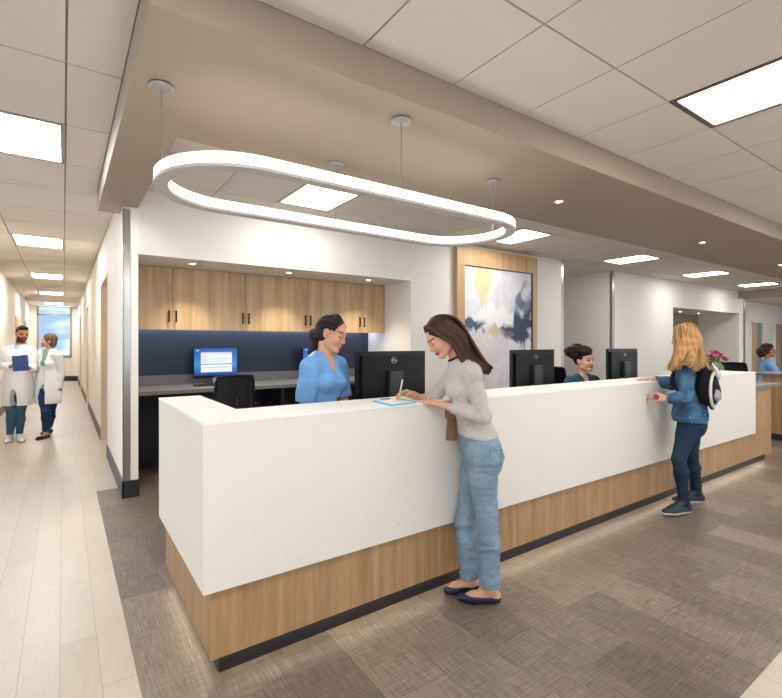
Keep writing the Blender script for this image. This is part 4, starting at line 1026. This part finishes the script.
# ------------------------------------------------------------------ nurse in light blue at the left of the counter
def nurse_blue():
    d = 3.10; root = person('nurse in light blue scrubs with dark ponytail behind the counter', (1.40, 2.82, 0))
    f = unit(CU*.88-CD*.47); r_ = f.cross(CZ)
    nk = at(324.5, 358, d); J = dict(tf=f, neck=nk, pel=Vector((nk.x, nk.y, .90))-f*.02)
    sR, sL = at(307, 372, 3.04), at(345, 372, 3.10)
    sR, sL = nk+r_*.148-CZ*.062, nk-r_*.148-CZ*.062
    J['sh'] = [sR, sL]; J['hip'] = [J['pel']+r_*.085-CZ*.03, J['pel']-r_*.085-CZ*.03]
    J['el'] = [sR-CZ*.275-f*.03+r_*.03, sL-CZ*.27+f*.06]; J['wr'] = [J['el'][0]+f*.20-CZ*.06, J['el'][1]+f*.21-CZ*.03]
    J['kn'] = [J['hip'][0]-CZ*.42+f*.02, J['hip'][1]-CZ*.42+f*.02]; J['an'] = [Vector((k.x, k.y, .085))-f*.02 for k in J['kn']]
    toe = [Vector((a.x, a.y, .022))+f*.16 for a in J['an']]
    hc = at(331.5, 333.5, d); hf = unit(CU*.90-CD*.24-CZ*.30); hu = unit(CZ+CU*.28)
    hands = [p for q in (0, 1) for p in hand_prims(J['wr'][q], f-CZ*.2, -CZ, r_*(-1 if q == 0 else 1), .92, .4)]
    feet = foot_prims(J['an'][0], toe[0], .95)+foot_prims(J['an'][1], toe[1], .95)
    tp, (tr, tf, tu), arms, legs, fr = make_body(root, J, 1.0, (hc, hf, hu), 'd6a183', 'b0605a', '2a1a16', hands=hands, h=.005, down=True, feet=feet, hscale=1.04)
    def post(F):
        F.noise(.004, 16, (1, 1, .7)); F.noise(.0028, 32, (1, 1, .6), 3); F.cut(Vector((0, 0, .78)), -CZ)
        for q in (0, 1): endcut(F, lerp(J['sh'][q], J['el'][q], .78), J['el'][q]-J['sh'][q], .10)
        F.sub([El(nk+tu*.075, (.07, .08, .06), (tr, tf, tu), .008), C(nk+tf*.06+tu*.05, nk+tf*.125-tu*.115, .07, .010, .006)])
    top = build('scrub_top', tp+arm_prims(J, 1.12, 0, tu_=.82)+arm_prims(J, 1.12, 1, tu_=.82)+[C(J['pel']+r_*.05, J['pel']-r_*.05, .12, .12, .04)], 'scrub_blue', root, .005, .012, post)
    trousers(root, J, 1.0, tp, 'scrub_blue', legs, .93, .93, .016, slim=False)
    for q in (0, 1): shoe(root, J['an'][q], toe[q], .95, 'shoe_white', 'sole_grey')
    hr = fr[1]
    def Hd(r, f_, u): return hc+(hr*r+hf*f_+hu*u)*1.04
    def posth(F): F.sub([El(Hd(0, .085, -.035), (.068, .062, .095), (hr, hf, hu), .010)]); F.noise(.001, 60)
    bun = Hd(0, -.115, -.035); t1 = at(315, 349, d+.03); t2 = at(309.5, 352, d+.03)
    hb = build('hair', [El(Hd(0, -.020, .034), (.080, .094, .092), (hr, hf, hu), .02), El(Hd(0, -.045, -.01), (.072, .068, .07), (hr, hf, hu), .03), C(bun, bun-hf*.01, .026, .024, .02),
        C(bun, at(314, 346, d), .024, .024, .02), C(at(314, 346, d), at(309, 353, d), .024, .012, .02)], 'hair', root, .005, 0, posth, flatcol('1c1416', '2c2022'))
    gs = [[Hd(x, .062, .085-abs(x)*.35), Hd(x*1.5, .01, .128-abs(x)*.9), Hd(x*1.2, -.07, .085-abs(x)*.6), bun+hf*.005] for x in (-.062, -.045, -.02, 0, .02, .045, .062)]
    gs += [[Hd(.079, .045, .02), Hd(.086, 0, .03), Hd(.060, -.07, 0), bun]]
    pa, co = locks(gs, 170, .003, .0025, '171114', '34272a', 6, 12)
    g2 = [[bun, bun-hf*.03-hu*.01+CD*x, at(313.5, 346, d)+CD*x*1.5, at(309, 354, d)+CD*x] for x in (-.02, 0, .02)]
    pb, cb_ = locks(g2, 70, .003, .004, '171114', '34272a', 7, 10)
    tubes('hair_locks', pa+pb, 'hair', hb, co+cb_)
nurse_blue()

# ------------------------------------------------------------------ curly haired receptionist in teal
def receptionist():
    d = 5.15; root = person('receptionist in dark teal scrubs with curly dark hair tied up', (4.69, 3.01, 0)); s = 1.08
    f = unit(CU*.45-CD*.85); r_ = f.cross(CZ)
    nk = at(582, 377.5, d); J = dict(tf=f, neck=nk, pel=nk-CZ*.47-f*.03)
    J['sh'] = [nk+r_*.18-CZ*.05, nk-r_*.18-CZ*.05]; J['hip'] = [J['pel']+r_*.09, J['pel']-r_*.09]
    J['el'] = [J['sh'][0]-CZ*.24+f*.06+r_*.03, J['sh'][1]-CZ*.24+f*.06-r_*.03]; J['wr'] = [J['el'][0]-CZ*.02+f*.0+r_*-.15, J['el'][1]-CZ*.02+r_*.15]
    J['kn'] = [J['hip'][0]-r_*-.04+CU*.36-CZ*.04, J['hip'][1]+CU*.36-CZ*.04]; J['an'] = [k-CZ*.37 for k in J['kn']]
    hc = at(583.5, 360.8, d-.02); hf = unit(CU*.55-CD*.80+CZ*.06); hu = unit(CZ-CU*.05)
    hands = [p for q in (0, 1) for p in hand_prims(J['wr'][q], r_*(-1 if q == 0 else 1), -CZ, f, .92, .3)]
    tp, (tr, tf, tu), arms, legs, fr = make_body(root, J, 1.0, (hc, hf, hu), 'dba78e', 'a64a55', '241815', hands=hands, hscale=s, down='far')
    def post(F):
        F.noise(.0025, 16); F.cut(J['pel']-CZ*.08, -CZ); F.sub([El(nk+tu*.07, (.07, .08, .05), (tr, tf, tu), .008), C(nk+tf*.06+tu*.05, nk+tf*.12-tu*.11, .07, .010, .006)])
        for q in (0, 1): endcut(F, lerp(J['sh'][q], J['el'][q], .8), J['el'][q]-J['sh'][q], .10)
    build('scrub_top', tp+arm_prims(J, 1.1, 0, tu_=.84)+arm_prims(J, 1.1, 1, tu_=.84), 'scrub_teal', root, .006, .014, post)
    trousers(root, J, 1.0, tp, 'scrub_teal', legs, J['pel'].z+.05, .95, .012)
    hr = fr[1]
    def Hd(r, f_, u): return hc+(hr*r+hf*f_+hu*u)*s
    def posth(F): F.sub([El(Hd(0, .085, -.02), (.070, .064, .096), (hr, hf, hu), .008)]); F.noise(.0015, 60)
    hb = build('hair', [El(Hd(0, -.022, .034), (.086, .098, .098), (hr, hf, hu), .02)], 'hair', root, .006, 0, posth, flatcol('17120f', '2a211c'))
    curls('top_knot', [(at(575.5, 351.5, d), (.110, .09, .068)), (at(583, 351.5, d-.03), (.08, .075, .052))], 'hair', hb, '14100e', '332821', 75, .021, 5)
receptionist()

# ------------------------------------------------------------------ far receptionist at the right edge
def far_nurse():
    d = 8.9; root = person('person in light blue scrubs seated behind the far right counter', at(766, 372, d)*1); root.location.z = 0; s = 1.05
    f = unit(CU*.85-CD*.5); r_ = f.cross(CZ)
    nk = at(767.5, 361.5, d); J = dict(tf=f, neck=nk, pel=nk-CZ*.47-f*.05)
    J['sh'] = [nk+r_*.18-CZ*.05, nk-r_*.18-CZ*.05]; J['hip'] = [J['pel']+r_*.09, J['pel']-r_*.09]
    J['el'] = [J['sh'][0]-CZ*.20+f*.14, J['sh'][1]-CZ*.22+f*.12]; J['wr'] = [J['el'][0]+f*.22+CZ*.07, J['el'][1]+f*.22]
    J['kn'] = [k+f*.40-CZ*.04 for k in J['hip']]; J['an'] = [k-CZ*.38 for k in J['kn']]
    hc = at(768.8, 351.3, d); hf = unit(CU*.93-CD*.3+CZ*.1); hu = unit(CZ-CU*.1)
    hands = [p for q in (0, 1) for p in hand_prims(J['wr'][q], f, -CZ, r_*(-1 if q == 0 else 1), .92, .4)]
    tp, (tr, tf, tu), arms, legs, fr = make_body(root, J, 1.0, (hc, hf, hu), 'a86f52', '96453f', '1d1412', hands=hands, h=.008, hscale=s, down='far')
    def post(F):
        F.noise(.003, 15); F.cut(J['pel']-CZ*.06, -CZ); F.sub([El(nk+tu*.07, (.07, .08, .05), (tr, tf, tu), .008)])
        for q in (0, 1): endcut(F, lerp(J['sh'][q], J['el'][q], .85), J['el'][q]-J['sh'][q], .10)
    build('scrub_top', tp+arm_prims(J, 1.1, 0, tu_=.88)+arm_prims(J, 1.1, 1, tu_=.88), 'scrub_blue', root, .008, .014, post)
    trousers(root, J, 1.0, tp, 'scrub_blue', legs, J['pel'].z+.05, .95, .012, h=.008)
    hr = fr[1]
    def Hd(r, f_, u): return hc+(hr*r+hf*f_+hu*u)*s
    hb = build('hair', [El(Hd(0, -.03, .034), (.086, .095, .098), (hr, hf, hu), .02)], 'hair', root, .008, 0, lambda F: F.sub([El(Hd(0, .085, -.02), (.070, .064, .096), (hr, hf, hu), .008)]), flatcol('2a1a16', '3a251d'))
    curls('curly_bun', [(Hd(0, -.10, .0), (.085, .08, .10)), (Hd(0, -.02, .08), (.085, .085, .06))], 'hair', hb, '22150f', '47302a', 40, .02, 8)
far_nurse()

# ------------------------------------------------------------------ doctor couple in the corridor
def doctor_man():
    d = 7.25; root = person('bearded man in white coat holding a blue clipboard in the corridor', (-.57, 9.1, 0))
    f = unit(-CD*.98+CU*.15); r_ = f.cross(CZ)   # r_ = his right = image left
    nk = at(19.5, 347, d); J = dict(tf=f, neck=nk, pel=at(17.5, 386, d))
    J['sh'] = [nk+r_*.165-CZ*.065, nk-r_*.165-CZ*.065]; J['hip'] = [J['pel']+r_*.09-CZ*.03, J['pel']-r_*.09-CZ*.03]
    J['el'] = [at(3.5, 366, d), at(32, 368, d-.02)]; J['wr'] = [at(11.5, 366.5, d-.24), at(28.5, 368.5, d-.24)]
    J['kn'] = [at(11, 413, d-.06), at(20.5, 412, d)]; J['an'] = [at(10, 434.5, d), at(19.5, 433.5, d+.06)]
    toe = [at(6.5, 441.5, d-.20), at(22.5, 440.5, d-.12)]
    for t in toe: t.z = .022
    for a in J['an']: a.z = .09
    hc = at(22.3, 334.2, d); hf = unit(CU*.80-CD*.60-CZ*.16); hu = unit(CZ+CU*.1)
    hands = hand_prims(J['wr'][0], CU*.9+CZ*.1, -f*-1, CZ, 1.0, .5)+hand_prims(J['wr'][1], -CU*.9, f, CZ, 1.0, .5)
    feet = foot_prims(J['an'][0], toe[0], 1.05)+foot_prims(J['an'][1], toe[1], 1.05)
    tp, (tr, tf, tu), arms, legs, fr = make_body(root, J, 1.02, (hc, hf, hu), 'b07c5e', '8e4c42', '17110f', male=True, hands=hands, h=.007, beard=True, feet=feet, hscale=1.03, down='far')
    def post(F):
        F.noise(.002, 20); F.cut(J['pel']-CZ*.03, -CZ); F.sub([El(nk+tu*.07, (.06, .07, .045), (tr, tf, tu), .008)])
    sh = build('shirt', tp, 'shirt_pale', root, .007, .008, post)
    trousers(root, J, 1.02, tp, 'denim_mid', legs, J['pel'].z+.06, .97, .008, h=.007)
    hem_z = at(17, 405, d).z
    coat = [El(J['pel']-CZ*.10, (.190, .150, .46), (r_, f, CZ), .06)]
    def postc(F):
        F.noise(.004, 11, (1, 1, .5)); F.noise(.002, 26, (1, 1, .6), 5); F.cut(Vector((0, 0, hem_z)), -CZ)
        for q in (0, 1): endcut(F, lerp(J['el'][q], J['wr'][q], .86), J['wr'][q]-J['el'][q], .07)
        F.sub([El(nk+tu*.07, (.075, .085, .05), (tr, tf, tu), .008), C(nk+tf*.08+tu*.04, nk+tf*.15-tu*.16, .06, .012, .006), El(at(19.3, 399, d)+f*.14, (.045, .13, .17), (r_, f, CZ), .01)])
    build('lab_coat', tp+coat+arm_prims(J, 1.12, 0, True, .86)+arm_prims(J, 1.12, 1, True, .86), 'coat_white', root, .007, .016, postc)
    for q in (0, 1): shoe(root, J['an'][q], toe[q], 1.05, 'shoe_white', 'sole_grey', .007)
    hr = fr[1]
    def Hd(r, f_, u): return hc+(hr*r+hf*f_+hu*u)*1.03
    hb = build('hair', [El(Hd(0, -.022, .040), (.080, .096, .094), (hr, hf, hu), .02), C(Hd(-.03, .06, .10), Hd(.03, .06, .10), .025, .025, .02)], 'hair', root, .006, 0, lambda F: (F.sub([El(Hd(0, .085, -.035), (.072, .066, .100), (hr, hf, hu), .008), El(Hd(0, -.0, -.10), (.1, .12, .075), (hr, hf, hu), .01)]), F.noise(.002, 50)), flatcol('15100f', '261d1a'))
    cb_ = thing('clipboard', 'blue clipboard held by the bearded man in the corridor', 'clipboard', at(20.5, 363.5, d-.31))
    R = Matrix((CU, -f, CZ)).transposed(); o = obj('board', boxes((-.115, .115, -.006, .006, -.11, .12)), 'blue_plastic', cb_, bevel=.003); o.rotation_euler = (R.to_euler()); o.rotation_euler.rotate_axis('Y', -.1)
doctor_man()
def doctor_lady():
    d = 7.45; root = person('woman in white coat and green top walking beside the bearded man', (-.21, 9.27, 0))
    f = unit(-CD*.98-CU*.1); r_ = f.cross(CZ)
    nk = at(48.6, 352, d); J = dict(tf=f, neck=nk, pel=at(48, 389, d))
    J['sh'] = [nk+r_*.15-CZ*.05, nk-r_*.15-CZ*.05]; J['hip'] = [J['pel']+r_*.08-CZ*.03, J['pel']-r_*.08-CZ*.03]
    J['el'] = [at(36.5, 371, d+.05), at(60, 371, d+.05)]; J['wr'] = [at(33, 388, d-.03), at(58.5, 389.5, d)]
    J['kn'] = [at(46, 412, d-.10), at(50.5, 412, d+.12)]; J['an'] = [at(46, 432, d-.02), at(49, 428, d+.40)]
    J['an'][0].z = .085; J['an'][1].z = .11
    toe = [J['an'][0]+f*.16, J['an'][1]+f*.13]; toe[0].z = toe[1].z = .022
    hc = at(48.3, 340.8, d); hf = unit(-CU*.72-CD*.62+CZ*.12); hu = unit(CZ+CU*.12)
    hands = hand_prims(J['wr'][0], -CZ+f*.2, -r_, f, .95, .5)+hand_prims(J['wr'][1], -CZ+f*.2, r_, f, .95, .5)
    feet = foot_prims(J['an'][0], toe[0], .95)+foot_prims(J['an'][1], toe[1], .95)
    tp, (tr, tf, tu), arms, legs, fr = make_body(root, J, 1.0, (hc, hf, hu), 'd6a68c', 'b05c58', '6b4a35', hands=hands, h=.007, feet=feet, hscale=1.0, down='far')
    def post(F):
        F.noise(.002, 20); F.cut(J['pel']-CZ*.03, -CZ); F.sub([El(nk+tu*.07, (.06, .07, .045), (tr, tf, tu), .008)])
    build('green_top', tp, 'green_cloth', root, .007, .002, post)
    trousers(root, J, 1.0, tp, 'navy_cloth', legs, J['pel'].z+.02, .9, .016, h=.007)
    hem_z = at(48, 403, d).z
    P = Vector((J['pel'].x, J['pel'].y, 0))
    coat = [El(J['pel']-CZ*.08, (.180, .145, .44), (r_, f, CZ), .06)]
    def postc(F):
        F.noise(.004, 11, (1, 1, .5)); F.noise(.002, 26, (1, 1, .6), 5); F.cut(Vector((0, 0, hem_z)), -CZ)
        for q in (0, 1): endcut(F, lerp(J['el'][q], J['wr'][q], .92), J['wr'][q]-J['el'][q], .042)
        F.sub([El(nk+tu*.07, (.075, .085, .05), (tr, tf, tu), .008), C(nk+tf*.06+tu*.04, nk+tf*.14-tu*.16, .055, .045, .006), C(nk+tf*.14-tu*.14, J['pel']+f*.15-CZ*.05, .045, .06, .006), C(J['pel']+f*.155-CZ*.05, P+CZ*(hem_z-.05)+f*.15, .075, .07, .006)])
    build('lab_coat', tp+coat+arm_prims(J, 1.15, 0, te=.92)+arm_prims(J, 1.15, 1, te=.92), 'coat_white', root, .007, .016, postc)
    for q in (0, 1): shoe(root, J['an'][q], toe[q], .93, 'shoe_black', 'shoe_black', .006, 1.0, .055)
    hr = fr[1]
    def Hd(r, f_, u): return hc+hr*r+hf*f_+hu*u
    build('hair', [El(Hd(0, -.022, .034), (.086, .100, .096), (hr, hf, hu), .02), El(Hd(0, -.06, -.035), (.078, .060, .07), (hr, hf, hu), .03)], 'hair', root, .006, 0, lambda F: (F.sub([El(Hd(0, .088, -.035), (.066, .066, .098), (hr, hf, hu), .008)]), F.noise(.0015, 50)), flatcol('5c4331', '7d6048'))
doctor_lady()

# ------------------------------------------------------------------ long haired visitor in a denim jacket
def visitor():
    d = 4.25; h = .006; root = person('long haired person in blue denim jacket standing at the counter', (4.75, 1.95, 0))
    f = unit(-CU*.80+CD*.60); r_ = f.cross(CZ)
    J = dict(tf=unit(f+CZ*0), neck=at(690, 354, d), pel=at(690, 421, d), pf=f)
    nk = J['neck']
    J['sh'] = [nk-r_*.155-CZ*.055, nk+r_*.155-CZ*.055]     # near (left), far (right)
    J['hip'] = [J['pel']-r_*.085-CZ*.03, J['pel']+r_*.085-CZ*.03]
    J['el'] = [at(686, 398, 4.02), at(672, 384, 4.38)]; J['wr'] = [at(666, 398.5, 4.14), at(654, 379, 4.38)]
    J['kn'] = [at(678.5, 459, 4.12), at(691, 457, 4.30)]; J['an'] = [at(683.5, 501, 4.12), at(696, 492, 4.40)]
    toe = [at(665.5, 515, 4.08), at(675, 501, 4.40)]
    for t in toe: t.z = .03
    for a in J['an']: a.z = .12
    hc = at(684, 337.5, d); hf = unit(-CU*.74+CD*.64-CZ*.22); hu = unit(CZ-CU*.10)
    hands = hand_prims(J['wr'][0], -CU*.9+CD*.2, CD-CZ*.2, CZ, .95, .9, .9)+hand_prims(J['wr'][1], -CU*.9+CZ*.02, -CZ, -CD, .95, .25, .5)
    feet = foot_prims(J['an'][0], toe[0], 1.0)+foot_prims(J['an'][1], toe[1], 1.0)
    tp, (tr, tf, tu), arms, legs, fr = make_body(root, J, 1.02, (hc, hf, hu), 'd9a78c', 'b0605c', '7a5636', hands=hands, h=.005, feet=feet)
    def post(F):
        F.noise(.005, 13); F.noise(.0035, 30, (1, 1, 1.2), 3); F.cut(at(690, 420, d), -CZ)
        endcut(F, lerp(J['el'][0], J['wr'][0], .86), J['wr'][0]-J['el'][0], .07); endcut(F, lerp(J['el'][1], J['wr'][1], .95), J['wr'][1]-J['el'][1], .07)
        F.sub([El(nk+tu*.08, (.07, .08, .05), (tr, tf, tu), .008)])
    ja = build('denim_jacket', tp+arm_prims(J, 1.15, 0, te=.86)+arm_prims(J, 1.15, 1, te=.95)+[El(lerp(J['pel'], nk, .25), (.165, .12, .14), (tr, tf, tu), .05), C(J['pel']+CZ*.05+r_*.05, J['pel']+CZ*.05-r_*.05, .12, .12, .05)], 'denim_blue', root, h, .012, post)
    hz = at(690, 420, d).z
    def hb_(F): F.noise(.004, 13); F.cut(Vector((0, 0, hz+.045)), CZ); F.cut(Vector((0, 0, hz-.003)), -CZ)
    band = build('waistband', [El(lerp(J['pel'], nk, .25), (.165, .12, .14), (tr, tf, tu), .05), C(J['pel']+CZ*.05+r_*.05, J['pel']+CZ*.05-r_*.05, .12, .12, .05)]+tp[:2]+tp[5:7], 'denim_mid', ja, h, .019, hb_)
    for px_, py_ in ((690, 417.5), (705, 415)):
        c = at(px_, py_, d-.16); bm = bmesh.new(); addell(bm, c, (.008, .008, .008), 8); obj('button', bm, 'steel', band, smooth=True)
    build('collar', [C(nk+tu*.01+tr*(.072*math.cos(a))+tf*(-.005+.075*math.sin(a)), nk+tu*.01+tr*(.072*math.cos(a+.4))+tf*(-.005+.075*math.sin(a+.4)), .02, .02, .01) for a in [2*math.pi*k/16 for k in range(16)]], 'denim_blue', ja, h, 0)
    trousers(root, J, 1.0, tp, 'denim_dark', legs, at(690, 412, d).z, .93, .006, h=h, seed=4)
    for q in (0, 1):
        a = J['an'][q]
        build('sock', [C(a+CZ*.075, a-CZ*.02, .048, .047, .01)], 'sock', root, h, 0)
        o = shoe(root, a, toe[q], 1.08, 'boot', 'sole_grey', .005, 1.0, .125, 'boot')
        bm = bmesh.new(); dd = toe[q]-a; dd.z = 0; dd.normalize(); side = dd.cross(CZ)
        for k in range(4):
            c = a+dd*(.035+.028*k)+CZ*(-.010-.014*k); addtube(bm, [c-side*.03, c+CZ*.014, c+side*.03], .0035, 6)
        obj('laces', bm, 'sole_grey', o, smooth=True)
    hr = fr[1]
    def Hd(r, f_, u): return hc+hr*r+hf*f_+hu*u
    def posth(F): F.sub([El(Hd(0, .085, -.045), (.064, .050, .09), (hr, hf, hu), .01)]); F.noise(.002, 40, (1, 1, .3))
    back = at(693, 362, 4.12)
    hb = build('hair', [El(Hd(0, -.022, .034), (.086, .102, .098), (hr, hf, hu), .02), El(Hd(0, -.05, -.04), (.088, .07, .10), (hr, hf, hu), .04), C(Hd(-.05, -.07, -.05), at(690, 363, 4.03), .055, .03, .03), C(Hd(.02, -.06, -.05), at(699, 362, 4.14), .075, .04, .04), C(Hd(-.075, -.01, -.03), at(678, 366, 4.08), .045, .035, .04)], 'hair', root, h, 0, posth, flatcol('9c6f42', 'c99a66', 50))
    g = []
    xs = [(-.10, .055, 666.5, 370, 4.16), (-.105, .03, 671, 372, 4.08), (-.10, .0, 675, 370, 4.05), (-.085, -.04, 681, 364, 3.99), (-.06, -.075, 687, 367, 3.97), (-.03, -.10, 693, 371, 3.97), (0, -.112, 699, 371, 3.99), (.035, -.11, 704, 366, 4.05), (.06, -.09, 709, 370, 4.02), (.07, -.07, 714.5, 373, 4.02)]
    for (r, fq, px, py, dd) in xs:
        g.append([Hd(r*.12, -.02, .126), Hd(r*.62, fq*.75, .100), Hd(r*.93, fq, .02), Hd(r*1.0, fq*1.0, -.06), lerp(Hd(r, fq, -.08), at(px, py, dd), .5)-f*.01, at(px, py, dd)])
    pa, co = locks(g, 620, .0048, .006, '7c5431', 'ddb47c', 11, 16)
    tubes('hair_locks', pa, 'hair', hb, co)
    # red cup with white lid held in her lower hand
    c = at(656.5, 397, 4.13); t = thing('travel_cup', 'small dark red cup with white lid held by the denim jacket visitor', 'cup', c)
    dv = unit(-CU*.55-CD*.8+CZ*.12); bm = bmesh.new(); addcyl(bm, -dv*.04, dv*.03, .025, .031, 20); obj('cup_body', bm, 'bag_white', t, smooth=False)
    bm = bmesh.new(); addcyl(bm, dv*.0301, dv*.038, .027, .025, 20); obj('lid', bm, 'red_cup', t)
    # backpack
    bc = at(708.5, 385, 4.10); bk = thing('backpack', 'small black and white backpack on the back of the denim jacket visitor', 'backpack', bc)
    fb = unit(CU*.66-CD*.75); rb = fb.cross(CZ); Rb = (rb, fb, CZ)
    body_ = [El(bc-CZ*.05, (.135, .085, .135), Rb, .04), El(bc+CZ*.10-fb*.02, (.09, .065, .12), Rb, .06)]
    build('pack', body_, 'black_cloth', bk, .006, 0, lambda F: F.noise(.003, 18))
    build('front_pocket', [El(bc-CZ*.075+fb*.065+rb*.01, (.075, .03, .06), Rb, .02)], 'frame_grey', bk, .006, 0, lambda F: F.noise(.006, 34))
    def ring(rx, rz, off, lo_=0, hi_=2*math.pi, n=22): return [bc+rb*(rx*math.cos(lo_+(hi_-lo_)*k/n))+CZ*(-.04+rz*math.sin(lo_+(hi_-lo_)*k/n))+fb*off for k in range(n+1)]
    bm = bmesh.new(); addtube(bm, [p-bk.location for p in ring(.128, .15, .045, math.pi*.95, math.pi*2.45)], .014, 8); obj('trim_band', bm, 'bag_white', bk, smooth=True)
    bm = bmesh.new(); addtube(bm, [p-bk.location for p in ring(.138, .165, .03, math.pi*.9, math.pi*2.5)], .010, 8); obj('piping', bm, 'black_cloth', bk, smooth=True)
    bm = bmesh.new(); addtube(bm, [p-bk.location for p in (bc+CZ*.05+fb*.07, bc+CZ*.09+fb*.085+rb*.02, bc+CZ*.14+fb*.055, bc+CZ*.19+fb*.02-rb*.02)], [.012, .02, .016, .01], 8); obj('tag_ribbon', bm, 'bag_white', bk, smooth=True)
    for s, q in ((-1, 0), (1, 1)):
        shp = J['sh'][q]; bm = bmesh.new()
        pts = [bc+CZ*.17+rb*.05*s-fb*.03, lerp(shp, nk, .35)+CZ*.045-f*.06, lerp(shp, nk, .35)+CZ*.062, lerp(shp, nk, .25)+f*.10-CZ*.02, shp*0+lerp(J['pel'], shp, .62)+f*.135, lerp(J['pel'], shp, .38)-r_*s*-.02+f*.02-r_*(.10 if q == 0 else -.10), bc-CZ*.15+rb*.09*s-fb*.03]
        addtube(bm, [p-bk.location for p in pts], .014, 8); obj('strap', bm, 'black_cloth', bk, smooth=True)
visitor()
